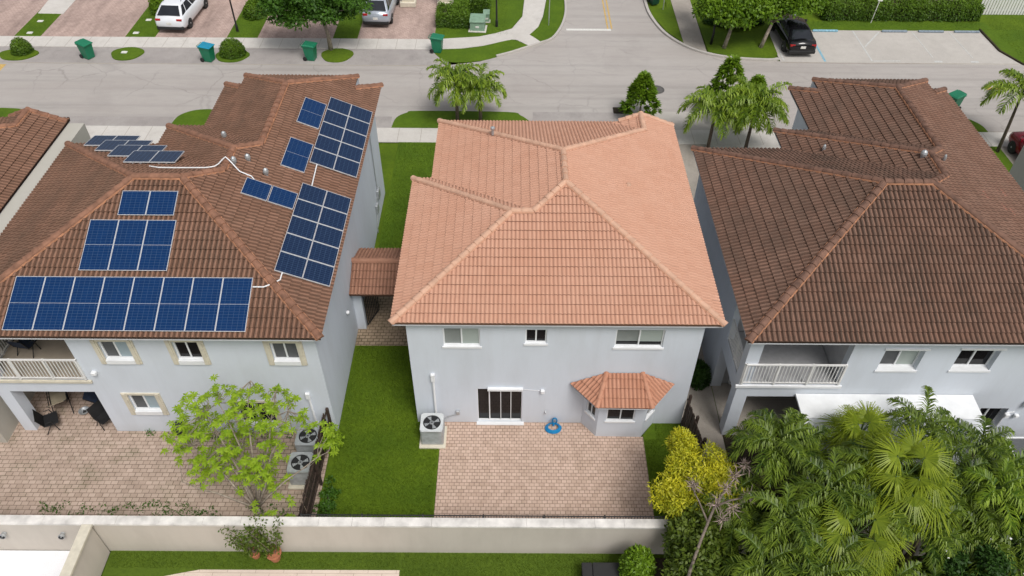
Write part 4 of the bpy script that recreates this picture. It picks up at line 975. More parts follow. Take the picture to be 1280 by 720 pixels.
# ------------------------------------------------------------------ street furniture
def lamp_post(label,x,y,h=5.2):
    t=thing('street_lamp',label,'street lamp',(x,y,0),group='black lamp posts'); 
    b=MB(); b.tube([(0,0,0),(0,0,.5),(0,0,.52),(0,0,h)],[.09,.085,.06,.045],8); b.build('post',M['black'],t)
    b=MB(); b.lathe([(.06,0),(.2,.05),(.16,.4),(.24,.42),(.05,.6)],(0,0,h),8); b.build('lantern',M['black'],t)
lamp_post('black lamp post on the grass strip right of the white SUV',-18.2,48.85); lamp_post('black lamp post on the lawn right of the green utility box',-1.05,49.85)
def signpost(label,x,y,h,tilt,plate,faces=0,m='galv',group='sign posts'):
    t=thing('sign_post',label,'sign post',(x,y,0),group=group)
    b=MB(); b.tube([(0,0,0),(tilt*h,0,h)],.03,6); b.build('post',M[m],t)
    b=MB(); w,hh=plate; b.bbox(tilt*h-w/2,tilt*h+w/2,-.045,-.032,h-hh,h,.005,1); b.build('sign_plate',M['whitep'],t)
signpost('thin white sign post in front of the hedge by the parking bays',24.45,50.85,2.0,.06,(.32,.45),m='whitep')
signpost('grey sign pole on the oval grass patch beside the side road',2.45,50.1,2.6,.0,(.2,.3))
signpost('grey sign pole on the grass corner right of the side road',10.5,52.6,2.6,.0,(.3,.4))
def ubox(label,x,y,s,h,rz):
    t=thing('utility_box',label,'utility box',(x,y,.03),rz)
    b=MB(); b.bbox(-s*.62,s*.62,-s*.6,s*.5,0,.06,.01,1); b.build('pad',M['concrete'],t)
    b=MB(); b.add([(-s/2,-s*.45,.06),(s/2,-s*.45,.06),(s/2,s*.4,.06),(-s/2,s*.4,.06),(-s/2,-s*.40,h*.8),(s/2,-s*.40,h*.8),(s/2,s*.4,h),(-s/2,s*.4,h)],[(0,1,5,4),(1,2,6,5),(2,3,7,6),(3,0,4,7)]); b.build('cabinet',M['utilgreen'],t)
    b=MB(); b.add([(-s*.54,-s*.47,h*.8),(s*.54,-s*.47,h*.8),(s*.54,s*.43,h+.03),(-s*.54,s*.43,h+.03),(-s*.54,-s*.47,h*.8-.06),(s*.54,-s*.47,h*.8-.06),(s*.54,s*.43,h-.04),(-s*.54,s*.43,h-.04)],[(0,1,2,3),(4,5,1,0),(5,6,2,1),(6,7,3,2),(7,4,0,3)]); b.build('lid',M['utilgreen'],t)
    b=MB(); b.box(-.12,.12,-s*.455,-s*.44,h*.3,h*.45); b.build('notice',M['whitep'],t)
ubox('large pale green utility box on a concrete pad beside the hedge',-2.3,49.5,.95,.85,R(-4))
ubox('small green utility pedestal right of the large utility box',-1.75,50.6,.4,.75,0)
def stops(x,label):
    t=MB(); t.bbox(x-.85,x+.85,49.45,49.62,.012,.13,.03,1); t.build('wheel_stop',M['bluep'] if x<22 else M['stopgrey'],cat='wheel stop',label=label,group='parking wheel stops')
stops(20.95,'bright blue wheel stop nearest the black sedan'); stops(25.6,'second wheel stop from the left in the parking lot'); stops(28.05,'third wheel stop from the left in the parking lot'); stops(30.45,'rightmost wheel stop in the parking lot')
t=thing('white_fence','white slatted fence at the top right corner','fence',(0,0,0))
for i in range(38):
    pass
b=MB()
for i in range(46): x=32.25+i*.2; b.box(x,x+.15,52.2,52.24,.05,1.9)
b.build('slats',M['white_rail'],t); b=MB(); b.box(32.2,41.5,52.25,52.3,.3,.4).box(32.2,41.5,52.25,52.3,1.5,1.6); b.build('rails',M['white_rail'],t)
b=MB(); b.box(19.5,32.0,53.2,53.4,0,3.2); b.build('boundary_wall',M['pinkwall'],cat='wall',label='pinkish wall behind the clipped hedge at the top right')
# plinths at the top edge
for x,y,l in ((-25.2,54.3,'pale masonry column foot at the top edge left of the white SUV'),(-19.6,54.0,'pale masonry column foot at the top edge right of the white SUV'),(-7.3,53.0,'pale masonry column foot at the top edge right of the silver SUV'),(-4.7,53.0,'pale masonry column foot at the top edge behind the hedge')):
    b=MB(); b.bbox(x-.55,x+.55,y-.3,y+.5,.02,.35,.03,1).box(x-.4,x+.4,y-.15,y+.5,.35,3.0); b.build('column',M['cream'],cat='column',label=l,group='garage column feet')

# ------------------------------------------------------------------ vegetation
class Leaves:
    def __init__(s): s.V=[];s.T=[]
    def add(s,p,d,nrm,L,W,t,curl=.12):
        p=np.asarray(p,float);d=np.asarray(d,float);n=np.asarray(nrm,float)
        d=d/(np.linalg.norm(d,axis=1,keepdims=True)+1e-9); side=np.cross(d,n); side/= (np.linalg.norm(side,axis=1,keepdims=True)+1e-9); n=np.cross(side,d)
        L=np.broadcast_to(np.asarray(L,float).reshape(-1,1),(len(p),1));W=np.broadcast_to(np.asarray(W,float).reshape(-1,1),(len(p),1))
        m=p+d*L*.5; tip=p+d*L-n*L*curl*2
        q=np.stack([p,m+side*W/2+n*L*curl*.3,tip,m-side*W/2+n*L*curl*.3],1)
        s.V.append(q.reshape(-1,3)); s.T.append(np.broadcast_to(np.asarray(t,float).reshape(-1),(len(p),)))
    def strips(s,P,W,t,upv=(0,0,1),grad=.35):   # P: (k,m,3) centre lines -> ribbons ; W (m,)
        P=np.asarray(P,float); k,m,_=P.shape
        d=np.gradient(P,axis=1); side=np.cross(d,np.asarray(upv,float)); side/= (np.linalg.norm(side,axis=2,keepdims=True)+1e-9)
        W=np.asarray(W).reshape(1,m,1)
        Lp=P+side*W/2; Rp=P-side*W/2
        for i in range(m-1):
            q=np.stack([Lp[:,i],Rp[:,i],Rp[:,i+1],Lp[:,i+1]],1); s.V.append(q.reshape(-1,3)); s.T.append(np.clip(np.broadcast_to(np.asarray(t,float).reshape(-1),(k,))+grad*(i/max(1,m-2)-.5),0,1))
    def build(s,name,m,parent=None,**k):
        V=np.concatenate(s.V); T=np.concatenate(s.T); n=len(V)//4
        me=bpy.data.meshes.new(name); me.vertices.add(len(V)); me.vertices.foreach_set('co',V.astype(np.float32).ravel())
        me.loops.add(n*4); me.loops.foreach_set('vertex_index',np.arange(n*4,dtype=np.int32)); me.polygons.add(n); me.polygons.foreach_set('loop_start',np.arange(0,n*4,4,dtype=np.int32))
        try: me.polygons.foreach_set('loop_total',np.full(n,4,dtype=np.int32))
        except Exception: pass
        me.update(calc_edges=True)
        a=me.attributes.new('tint','FLOAT','FACE'); a.data.foreach_set('value',T.astype(np.float32))
        me.materials.append(m); o=bpy.data.objects.new(name,me); col.objects.link(o)
        if parent: o.parent=parent
        for a_,b_ in k.items(): o[a_]=b_
        return o
def unit(n): v=rng.normal(size=(n,3)); return v/np.linalg.norm(v,axis=1,keepdims=True)
def clump(lv,c,r,n,L,W,flat=1.0,tb=.5,up=.5):
    d=unit(n); d[:,2]=np.abs(d[:,2])*1.0-.35*rng.random(n); rad=r*(rng.random(n)**.4)
    p=np.array(c)+d*rad[:,None]*np.array([1,1,flat])
    nn=unit(n)*.55+d*.5+np.array([0,0,up]); dd=unit(n)+d*.8+np.array([0,0,-.15])
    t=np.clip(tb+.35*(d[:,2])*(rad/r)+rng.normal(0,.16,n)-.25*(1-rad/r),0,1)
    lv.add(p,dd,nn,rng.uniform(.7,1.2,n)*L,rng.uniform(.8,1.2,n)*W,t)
def leafy_tree(name,label,cat,base,ctr,rad,leaf,nclump,npc,L,W,cr=(.5,.9),flat=.8,group=None,bark='bark',trunk_r=.14,lean=None,trunks=1,low=-.5,lobes=None):
    t=thing(name,label,cat,base,group=group)
    b=MB(); ctr=Vector(ctr)-Vector(base); tips=[]
    top=Vector(lean) if lean else Vector((ctr.x*.5,ctr.y*.5,ctr.z*.6))
    b.tube([(0,0,-.05),(top.x*.35+.05,top.y*.35,top.z*.5),top],[trunk_r,trunk_r*.8,trunk_r*.6],8)
    lv=Leaves()
    for i in range(nclump):
        d=unit(1)[0]; d[2]=max(d[2],low); q=rng.random()**.4
        c=np.array(ctr)+d*np.array(rad)*q*.85; cc=rng.uniform(*cr)
        if lobes: lo_=lobes[i%len(lobes)]; c=np.array(lo_[0])-np.array(base)+d*np.array(lo_[1])*q
        clump(lv,c,cc,npc,L,W,flat,.35+.3*rng.random())
        if i%3==0:
            mid=(Vector(c)+top)/2+Vector((0,0,.1)); b.tube([top,mid,Vector(c)],[trunk_r*.4,trunk_r*.25,trunk_r*.1],5)
    b.build('trunk',M[bark],t,smooth=True); lv.build('crown',M[leaf],t)
    return t
leafy_tree('street_tree','broad dark green street tree overhanging the silver SUV','tree',(-11.6,46.4,0),(-12.2,46.5,2.95),(4.0,2.2,1.7),'lf_mid',64,260,.24,.13,(.5,.95),.8,bark='bark_pale',trunk_r=.16,lean=(-.25,.1,2.2))
G_='broad trees beside the black sedan'
leafy_tree('street_tree','bright leafy tree on the corner left of the black sedan','tree',(13.7,47.1,0),(13.9,47.5,2.55),(2.4,1.7,1.35),'lf_bright',40,260,.26,.14,(.5,.9),.8,bark='bark_pale',trunk_r=.15,lean=(.3,.2,1.5),group=G_)
leafy_tree('street_tree','bright leafy tree spreading over the black sedan','tree',(16.1,47.2,0),(17.2,48.3,2.7),(3.0,1.7,1.3),'lf_bright',50,260,.26,.14,(.5,.9),.8,bark='bark_pale',trunk_r=.15,lean=(.5,.4,1.5),group=G_)
leafy_tree('street_tree','thin dark-stemmed tree between the walkway and the corner tree','tree',(12.95,47.6,0),(13.0,49.6,3.0),(1.2,1.4,1.2),'lf_mid',12,180,.24,.13,(.4,.7),.8,bark='black',trunk_r=.09,lean=(.05,.2,1.5),group=G_)
def bush(name,label,cat,c,rad,leaf,n,L,W,group=None,nc=20,cr=.35):
    t=thing(name,label,cat,(c[0],c[1],0),group=group); lv=Leaves()
    n=int(n*max(1,(rad[0]*rad[1]*rad[2])**.667*1.6)); d=unit(n); d[:,2]=np.abs(d[:,2]); r=.70+.34*rng.random(n)**.6
    p=np.array([0,0,c[2]])+d*r[:,None]*np.array(rad)
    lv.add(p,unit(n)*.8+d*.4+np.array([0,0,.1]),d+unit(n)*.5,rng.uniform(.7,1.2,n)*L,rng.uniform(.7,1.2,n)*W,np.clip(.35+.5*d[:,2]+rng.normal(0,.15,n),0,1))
    lv.build('foliage',M[leaf],t)
    b=MB(); b.lathe([(rad[0]*.4,0),(rad[0]*.62,rad[2]*.3),(rad[0]*.5,rad[2]*.55),(rad[0]*.2,rad[2]*.65)],(0,0,c[2]*.9),12); b.build('twig_core',M['soil'],t)
    return t
bush('round_bush','clipped round bush on the left verge island by the picture corner','bush',(-31.0,45.75,.1),(.62,.58,.85),'lf_hedge',2600,.10,.06,'clipped round bushes')
bush('round_bush','clipped round bush beside the blue-lidded bin','bush',(-17.65,45.65,.1),(.78,.7,.95),'lf_hedge',3600,.10,.06,'clipped round bushes')
def hedge(label,x0,x1,y0,y1,h,n,leaf='lf_hedge'):
    t=thing('hedge',label,'hedge',((x0+x1)/2,(y0+y1)/2,0)); lv=Leaves(); a,b_=(x1-x0)/2,(y1-y0)/2
    p=np.stack([rng.uniform(-a,a,n),rng.uniform(-b_,b_,n),rng.uniform(.05,h,n)],1)
    k=rng.integers(0,5,n); 
    p[k<=1,2]=h; p[k==2,1]=-b_; p[k==3,0]=np.sign(p[k==3,0])*a; p[k==4,1]=-b_
    bumps=.10*np.sin(p[:,0]*2.1)+.07*np.sin(p[:,0]*5.3+1)
    p+= rng.normal(0,.06,(n,3)); p[:,2]+=bumps*(p[:,2]/h); p[:,1]-=bumps*.7*(k>=2)
    nn=np.zeros((n,3)); nn[k<=1]=[0,0,1]; nn[(k==2)|(k==4)]=[0,-1,.3]; nn[k==3]=[1,0,.3]
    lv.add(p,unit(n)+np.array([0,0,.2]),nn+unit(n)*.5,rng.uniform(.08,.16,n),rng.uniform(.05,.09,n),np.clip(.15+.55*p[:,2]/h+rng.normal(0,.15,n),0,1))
    lv.build('foliage',M[leaf],t); b=MB(); b.box(-a+.12,a-.12,-b_+.12,b_-.12,0,h-.12); b.build('twig_core',M['soil'],t)
hedge('long clipped hedge in front of the pinkish wall at the top right',21.3,31.9,51.1,52.3,1.15,15000)
hedge('dark green clipped hedge behind the large green utility box',-5.0,-3.0,49.6,51.4,1.0,5200)
hedge('dense green shrubs at the top edge right of the utility box hedge',-3.2,-1.6,51.6,53.2,1.2,3600)
for (x,y,s,l,m) in ((-24.1,51.9,(.8,.9,1.2),'leafy shrub left of the white SUV on the grass strip','lf_bright'),(-17.6,51.2,(.7,.8,.9),'leafy shrub with brown patches right of the lamp post','lf_hedge'),(-31.9,56.5,(.9,.9,1.3),'dark shrub at the top left edge','lf_dark'),(-12.9,54.2,(1.2,.9,1.2),'dark shrub behind the street tree at the top edge','lf_dark'),
    (15.0,50.6,(2.0,.7,.6),'low dark shrubbery under the corner trees','lf_dark'),(7.35,19.6,(.45,.55,.7),'dark round shrub in the right alley','lf_dark'),(7.35,22.2,(.4,.9,.9),'dark shrub farther back in the right alley','lf_dark'),(7.35,25.2,(.4,.7,.8),'small dark shrub farthest back in the right alley','lf_dark')):
    bush('shrub',l,'shrub',(x,y,.1),s,m,2200,.16,.08)
# conical trees on the verge
def conical(label,x,y,h,r,group):
    t=thing('conical_tree',label,'tree',(x,y,0),group=group); lv=Leaves(); b=MB(); b.tube([(0,0,0),(0,0,h*.9)],[.06,.02],6); 
    for i in range(270):
        f=rng.random()**.9; z=h*(.12+.86*f); rr=r*(1-f)**.8*(.75+.35*rng.random())+.05; a=rng.random()*2*PI
        rr*=.45+.55*rng.random()**.3; c=np.array([rr*math.cos(a),rr*math.sin(a),z+.25*rr]); n=16
        d=unit(n)*.6+np.array([math.cos(a)*.9,math.sin(a)*.9,.6])
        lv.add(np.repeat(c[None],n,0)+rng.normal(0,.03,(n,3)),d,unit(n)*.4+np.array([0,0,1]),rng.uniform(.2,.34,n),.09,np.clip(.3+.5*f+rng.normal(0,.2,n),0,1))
    b.build('trunk',M['bark'],t); lv.build('crown',M['lf_bright'],t)
conical('small conical tree beside the manhole on the near kerb',7.25,38.6,2.7,1.0,'conical trees on the near kerb')
conical('taller conical tree rising behind the pair of palms',12.0,38.9,3.6,1.2,'conical trees on the near kerb')
conical('shorter conical tree just right of the taller one behind the palms',13.6,38.9,2.4,.8,'conical trees on the near kerb')

def frond(lv,o,az,el,L,droop,nl=26,ll=.45,w=.035,tb=.5,vshape=.5,stems=None,taper=True,lw=1):
    m=nl+1; s=np.linspace(0,1,m); ang=el-droop*s**1.3
    dx=np.cumsum(np.cos(ang))*L/m; dz=np.cumsum(np.sin(ang))*L/m
    h=np.array([math.cos(az),math.sin(az),0]); P=np.array(o)+dx[:,None]*h+dz[:,None]*np.array([0,0,1])
    T=np.gradient(P,axis=0); T/=np.linalg.norm(T,axis=1,keepdims=True); side=np.array([-math.sin(az),math.cos(az),0]); up=np.cross(T,side)*-1; up=np.where(up[:,2:3]<0,-up,up)
    if stems is not None: stems.tube([tuple(P[i]) for i in range(0,m,max(1,m//6))]+[tuple(P[-1])],.018,4)
    k0=int(m*.16); idx=np.arange(k0,m)
    ln=ll*(np.sin((s[idx]*.9+.12)*PI)**.6)
    for sg in (-1,1):
        d=T[idx]*.75+side*sg*1.0+up[idx]*vshape+rng.normal(0,.32,(len(idx),3)); d/=np.linalg.norm(d,axis=1,keepdims=True)
        p0=P[idx]; p1=p0+d*ln[:,None]*.5; d2=d*.8+np.array([0,0,-.95]); p2=p1+d2*ln[:,None]*.5
        C=np.stack([p0,p1,p2],1)
        t=np.clip(tb+rng.normal(0,.16,len(idx)),0,1)
        lv.strips(C,np.array([w,w,w*.25])*lw,t,upv=(0.01,0.02,1))
def feather_palm(label,base,h,n,L,leaf='lf_palm',droop=1.6,ll=.45,trunk=.09,stems_n=1,group=None,nl=34,name='palm_tree',lean=(0,0),w=.035,elr=(.2,1.35),cat='palm'):
    t=thing(name,label,cat,base,group=group); lv=Leaves(); st=MB(); tk=MB(); cs=MB()
    for k in range(stems_n):
        a=rng.random()*2*PI; off=(0 if stems_n==1 else .35)*np.array([math.cos(a),math.sin(a)])*(1+.8*rng.random())
        hh=h*(1 if stems_n==1 else rng.uniform(.65,1.05)); tx,ty=off[0]*2+lean[0],off[1]*2+lean[1]
        tk.tube([(off[0]*.5,off[1]*.5,-.05),((off[0]*.5+tx)/2,(off[1]*.5+ty)/2,hh*.55),(tx,ty,hh)],[trunk*1.2,trunk,trunk*.75],8)
        cs.tube([(tx,ty,hh-.02),(tx,ty,hh+.35)],[trunk*.85,trunk*.5],8)
        tk.build('trunk',M['palmtrunk'],t,smooth=True); cs.build('crownshaft',M['crownshaft'],t,smooth=True); tk=MB(); cs=MB()
        nn=n if stems_n==1 else max(6,n//2)
        for i in range(nn):
            f=(i+.5)/nn; az=i*2.399+rng.random()*.5; el=elr[1]+(elr[0]-elr[1])*f+rng.normal(0,.1)
            frond(lv,(tx,ty,hh+.25),az,el,L*rng.uniform(.8,1.1),droop*rng.uniform(.8,1.15),nl,ll,w,.35+.3*rng.random()+.1*(1-f),.45,st)
    st.build('stalks',M['crownshaft'],t); lv.build('fronds',M[leaf],t)
    return t
KG='small palms on the near kerb'
feather_palm('taller of the two kerb palms behind the salmon roof','' or (-3.05,38.1,.06),2.1,26,1.9,'lf_palm_b',1.9,.5,group=KG,nl=38,w=.055)
feather_palm('shorter kerb palm, right neighbour behind the salmon roof',(-1.75,38.1,.06),1.7,22,1.9,'lf_palm_b',1.9,.5,group=KG,nl=38,w=.055)
KG2='palms in front of the dark brown roofed house'
feather_palm('drooping palm left of its pair in front of the dark brown roof',(10.6,35.5,.03),2.0,20,2.2,'lf_palm_b',1.9,.6,group=KG2,nl=42,w=.055)
feather_palm('fuller palm right of its pair in front of the dark brown roof',(12.6,35.4,.03),2.3,28,2.2,'lf_palm_b',1.9,.6,group=KG2,nl=42,w=.055)
feather_palm('tall slender palm leaning by the red car at the right edge',(26.3,35.5,.03),2.9,20,2.3,'lf_palm_b',1.8,.6,trunk=.08,lean=(.1,.5),nl=42,w=.055)

def fan_leaf(lv,st,o,az,el,pet,R_,tb=.5,droop=.5,nseg=44,span=2.5):
    h=np.array([math.cos(az),math.sin(az),0]); c=np.array(o)+pet*(h*math.cos(el)+np.array([0,0,math.sin(el)])); st.tube([tuple(o),tuple((np.array(o)+c)/2+np.array([0,0,.04])),tuple(c)],.02,4)
    e2=el-.6; f=h*math.cos(e2)+np.array([0,0,math.sin(e2)]); side=np.array([-math.sin(az),math.cos(az),0]); up=np.cross(f,side); up=up if up[2]>0 else -up
    a=np.linspace(-span,span,nseg)*.5*1.9; a=a[:,None]
    d=np.cos(a)*f+np.sin(a)*side+up*(.12*np.cos(a*2))+rng.normal(0,.03,(nseg,3)); rr=R_*(.72+.28*np.cos(a*.6))*rng.uniform(.9,1.05,(nseg,1))
    p0=c+d*.04; p1=c+d*rr*.35; p2=c+d*rr*.8+np.array([0,0,-droop*.15])*R_; p3=c+d*rr*.93+np.array([0,0,-droop*.65])*R_
    p3=p3+rng.normal(0,.05,(nseg,3)); p2=p2+rng.normal(0,.02,(nseg,3)); C=np.stack([p0,p1,p2,p3],1)+0; w=R_*.023
    lv.strips(C,np.array([.02,w*1.6,w*.8,w*.15]),np.clip(tb+rng.normal(0,.1,nseg),0,1),upv=tuple(up+np.array([.001,.002,0])))
def fan_palm(label,base,h,n,pet=.9,R_=.9,leaf='lf_fan',group=None,elr=(-.4,1.3),droop=.6):
    t=thing('fan_palm',label,'palm',base,group=group); lv=Leaves(); st=MB(); tk=MB(); tk.tube([(0,0,-.05),(.03,0,h*.5),(0,0,h)],[.13,.11,.10],8)
    for i in range(n):
        f=(i+.5)/n; az=i*2.399+rng.random()*.4; el=elr[1]+(elr[0]-elr[1])*f
        fan_leaf(lv,st,(0,0,h),az,el,pet*rng.uniform(.8,1.15),R_*rng.uniform(.85,1.1),.6-.3*f+.2*rng.random(),droop)
    tk.build('trunk',M['palmtrunk'],t,smooth=True); st.build('stalks',M['crownshaft'],t); lv.build('fan_leaves',M[leaf],t)
FP='yellow-green fan palms behind the wall'
fan_palm('upright yellow-green fan palm in front of the white patio cover',(11.3,14.8,0),3.1,18,.6,.85,group=FP,elr=(-.2,1.35),droop=.9)
fan_palm('largest yellow-green fan palm, in the middle of the palm thicket',(11.7,12.7,0),3.9,20,.85,1.1,group=FP,elr=(-.9,1.2),droop=1.3)
fan_palm('drooping yellow-green fan palm lowest in the palm thicket',(10.0,11.2,0),3.3,17,.75,1.1,group=FP,elr=(-.9,1.1),droop=1.4)
DP='dark feather palms in the thicket'
def dp(label,x,y,h,n=14,L=1.7,st=1,leaf='lf_palm',ll=.46,droop=2.0): feather_palm(label,(x,y,0),h,int(n*1.35),L,leaf,droop,ll,stems_n=st,group=DP,nl=46,w=.032)
dp('dark feather palm standing at the left corner of the right house',8.2,13.9,3.6,18,1.65)
dp('dark clumping palm left of the upright fan palm',9.9,13.5,2.8,16,1.3,3)
dp('dark clumping palm behind the yellow shrub tree',7.6,12.0,2.4,16,1.4,3)
dp('dark clumping palm near the bottom edge left of the drooping fan palm',8.3,10.7,2.6,16,1.5,4)
dp('arching dark palm in front of the right end of the white patio cover',13.2,14.8,3.1,12,1.6)
dp('dark palm right of the arching palm by the patio cover corner',14.6,13.9,2.9,16,1.5,3)
dp('dark palm at the right picture edge beside the garden table',15.9,13.0,2.9,16,1.4,4,'lf_palm_b')
dp('dark clumping palm in the middle of the thicket',10.2,12.9,3.5,18,1.5,3)
dp('dark clumping palm low between the two big fan palms',12.9,11.9,3.0,16,1.4,4)
dp('feather palm overhanging the flowering shrub near the right edge',14.7,12.4,3.0,14,1.4,3)
dp('feather palm reaching over the lower fan palm from the left',8.9,11.6,3.2,14,1.5,3)
dp('dark palm under the bottom edge near the centre of the thicket',11.6,10.2,2.0,16,1.4,4)
# shrubs and undergrowth
def mass(label,name,cat,c,rad,leaf,nc,npc,L,W,group=None,trunk_r=.07,cr=(.3,.55)):
    return leafy_tree(name,label,cat,(c[0],c[1],0),c,rad,leaf,nc,npc,L,W,cr,.9,group,'bark',trunk_r,low=-.8)
mass('shrub with small white flowers at the bottom right','flowering_shrub','shrub',(13.9,11.0,1.9),(1.6,1.1,1.0),'lf_dark',34,240,.15,.07)
fr_=bpy.data.objects['flowering_shrub']
for q in range(15):
    p=np.array([[rng.uniform(-1.3,1.6),rng.uniform(-.9,1.0),rng.uniform(2.3,2.9)]]); fl=Leaves()
    for k in range(5): fl.add(p,np.array([[math.cos(k*1.257),math.sin(k*1.257),.2]]),np.array([[0,0,1.]]),.045,.035,.5)
    fl.build('flower',M['flower'],fr_)
mass('bright green shrub filling the right edge above the flowering shrub','dense_shrub','shrub',(16.2,11.9,2.0),(1.4,1.2,.9),'lf_mid',26,230,.17,.07)
mass('dark green undergrowth shrub below the yellow tree','dense_shrub','shrub',(5.9,11.7,2.0),(1.1,.9,.9),'lf_olive',34,230,.17,.08)
mass('dark shrub at the bottom edge right of the black box','dense_shrub','shrub',(6.9,10.6,1.6),(1.1,.9,.8),'lf_dark',24,230,.17,.08)
mass('dark shrub under the palms at the bottom edge','dense_shrub','shrub',(9.6,10.1,1.2),(1.6,1.0,.8),'lf_dark',30,230,.16,.07)
mass('dark shrub in the shaded yard behind the wall left of the dark palm','dense_shrub','shrub',(9.0,13.0,1.0),(1.6,.5,.8),'lf_dark',24,220,.16,.07)
mass('dark shrub in the shaded yard at the right end of the wall','dense_shrub','shrub',(16.3,13.6,1.5),(1.6,.9,1.0),'lf_dark',34,220,.17,.07)
mass('dark shrub in the shaded yard behind the wall under the fan palms','dense_shrub','shrub',(13.2,13.3,1.1),(2.2,.6,.8),'lf_dark',30,220,.16,.07)
mass('olive shrub around the foot of the dead branch','dense_shrub','shrub',(5.5,10.9,1.9),(.7,.6,.7),'lf_olive',18,220,.17,.08)
leafy_tree('yellow_tree','brilliant yellow-leaved tree at the right end of the patio','tree',(5.9,13.1,0),(5.6,13.3,2.2),(1,1,.8),'lf_yellow',150,130,.15,.038,(.2,.42),.9,None,'bark',.05,low=-.8,lobes=[((5.1,12.9,2.5),(.8,.6,.45)),((5.95,13.9,2.9),(.8,.85,.5)),((6.5,13.2,2.6),(.8,.8,.5)),((5.6,14.6,2.9),(.3,.45,.3)),((6.1,12.7,2.0),(1.1,.6,.6)),((6.9,12.8,2.2),(.6,.6,.5))])
bush('round_bush','bright green round bush against the garden wall at the bottom','bush',(4.0,11.35,.75),(.52,.52,1.0),'lf_bright',3400,.12,.065,'clipped round bushes')
mass('loose green shrub poking past the wooden fence at the left house corner','loose_shrub','shrub',(-6.35,16.2,.8),(.35,.6,.6),'lf_lime',12,60,.14,.06,cr=(.15,.3),trunk_r=.03)
mass('ground plants sprawling along the foot of the wooden fence','loose_shrub','shrub',(-6.2,14.0,.2),(.3,1.3,.15),'lf_mid',16,50,.11,.05,cr=(.12,.22),trunk_r=.02)
# dead branch
t=thing('dead_branch','bare pale grey branch with dry tufts leaning among the shrubs','branch',(5.2,10.4,0))
b=MB(); b.tube([(.1,-.2,0),(0,0,2.6),(.35,.7,3.1),(.85,1.6,3.4),(1.25,2.1,3.55),(2.0,2.9,3.6)],[.06,.05,.045,.04,.03,.012],7); b.tube([(.85,1.6,3.4),(1.3,1.7,3.6),(1.8,1.75,3.7)],[.04,.03,.015],5); b.tube([(.6,1.2,3.25),(.4,1.7,3.5),(.2,2.1,3.7)],[.035,.025,.012],5)
b.build('limb',M['bark_dead'],t,smooth=True)
for c in ((1.25,2.1,3.6),(1.8,1.75,3.75),(.9,1.65,3.5),(.25,2.1,3.75),(2.0,2.9,3.65),(1.6,2.5,3.6),(1.0,1.2,3.4),(1.35,1.5,3.5)):
    lv=Leaves(); n=46; lv.add(np.repeat(np.array([c]),n,0)+rng.normal(0,.04,(n,3)),unit(n),unit(n),rng.uniform(.18,.38,n),.022,rng.random(n),.2); lv.build('dry_tuft',M['dry'],t)

# lime-leaved tree behind the wall on the left
t=thing('lime_leaved_tree','airy tree with bright lime leaves spreading over the left patio','tree',(-8.35,13.25,0))
b=MB(); lv=Leaves()
def rosette(c,s=1.0):
    for q in range(1 if rng.random()<.5 else 2):
        cc=np.array(c)+rng.normal(0,.13,3)*(q>0); n=8; a=np.arange(n)*2*PI/n+rng.random()*6; d=np.stack([np.cos(a),np.sin(a),np.full(n,.15)],1)+rng.normal(0,.12,(n,3))
        lv.add(np.repeat(cc[None],n,0),d,np.tile([0,0,1.],(n,1))+rng.normal(0,.25,(n,3)),rng.uniform(.11,.18,n)*s,.055*s,np.clip(.55+rng.normal(0,.2,n),0,1))
b.tube([(0,0,-.05),(.03,.05,.4),(.05,.1,.8)],[.09,.08,.07],7)
nodes=[np.array([.05,.1,.8])]
limbs=[(-1.9,1.2,2.8),(-.9,2.0,4.0),(.1,2.3,4.7),(1.3,1.7,3.7),(2.1,.9,2.6),(-2.2,.4,2.0),(-.6,.6,2.8),(.7,.7,3.1),(-1.2,1.5,4.2),(1.0,2.1,4.4)]
for e in limbs:
    e=np.array(e,float); p0=nodes[0]; pts=[p0]
    for f in (.25,.5,.75,1.0): pts.append(p0+(e-p0)*f+np.array([0,0,.25*math.sin(f*PI)])+rng.normal(0,.07,3))
    b.tube([tuple(q) for q in pts],[.05,.04,.03,.022,.012],5); nodes+=pts[1:]
nodes=np.array(nodes)
k=0
while k<290:
    d=unit(1)[0]*rng.random()**.3; c=np.array([-.1,1.35,3.05])+d*np.array([2.75,1.5,2.1])
    if c[2]<.9 or rng.random()<.25*(abs(d[0])<.3): continue
    gp=(c+np.array([-8.35,13.25,0])); gx,gy=gp[0]*24/(24-gp[2]),gp[1]*24/(24-gp[2])
    if abs(gx+7.6)<.62 and 15.1<gy<17.0: continue
    nb=nodes[np.argmin(((nodes-c)**2).sum(1))]; L=np.linalg.norm(c-nb)
    if L>1.3: c=nb+(c-nb)*1.3/L
    b.tube([tuple(nb),tuple((nb+c)/2+rng.normal(0,.06,3)+np.array([0,0,-.04])),tuple(c)],[.014,.010,.006],4,False)
    rosette(c,1.15); k+=1
for c in ((.3,-.4,.9),(.8,-.6,.8),(1.2,-.3,1.0),(.5,-.7,1.5),(.9,-.1,2.3),(1.3,.0,1.6),(.2,-.2,1.6),(1.4,-.5,1.3),(.7,-.9,1.2),(.6,-.3,1.2),(.9,-.5,1.6),(1.1,-.2,2.0),(.4,-.6,1.9),(1.0,-.6,1.1)): rosette(np.array(c),1.1)
b.build('trunk',M['bark_pale'],t,smooth=True); lv.build('crown',M['lf_lime'],t)
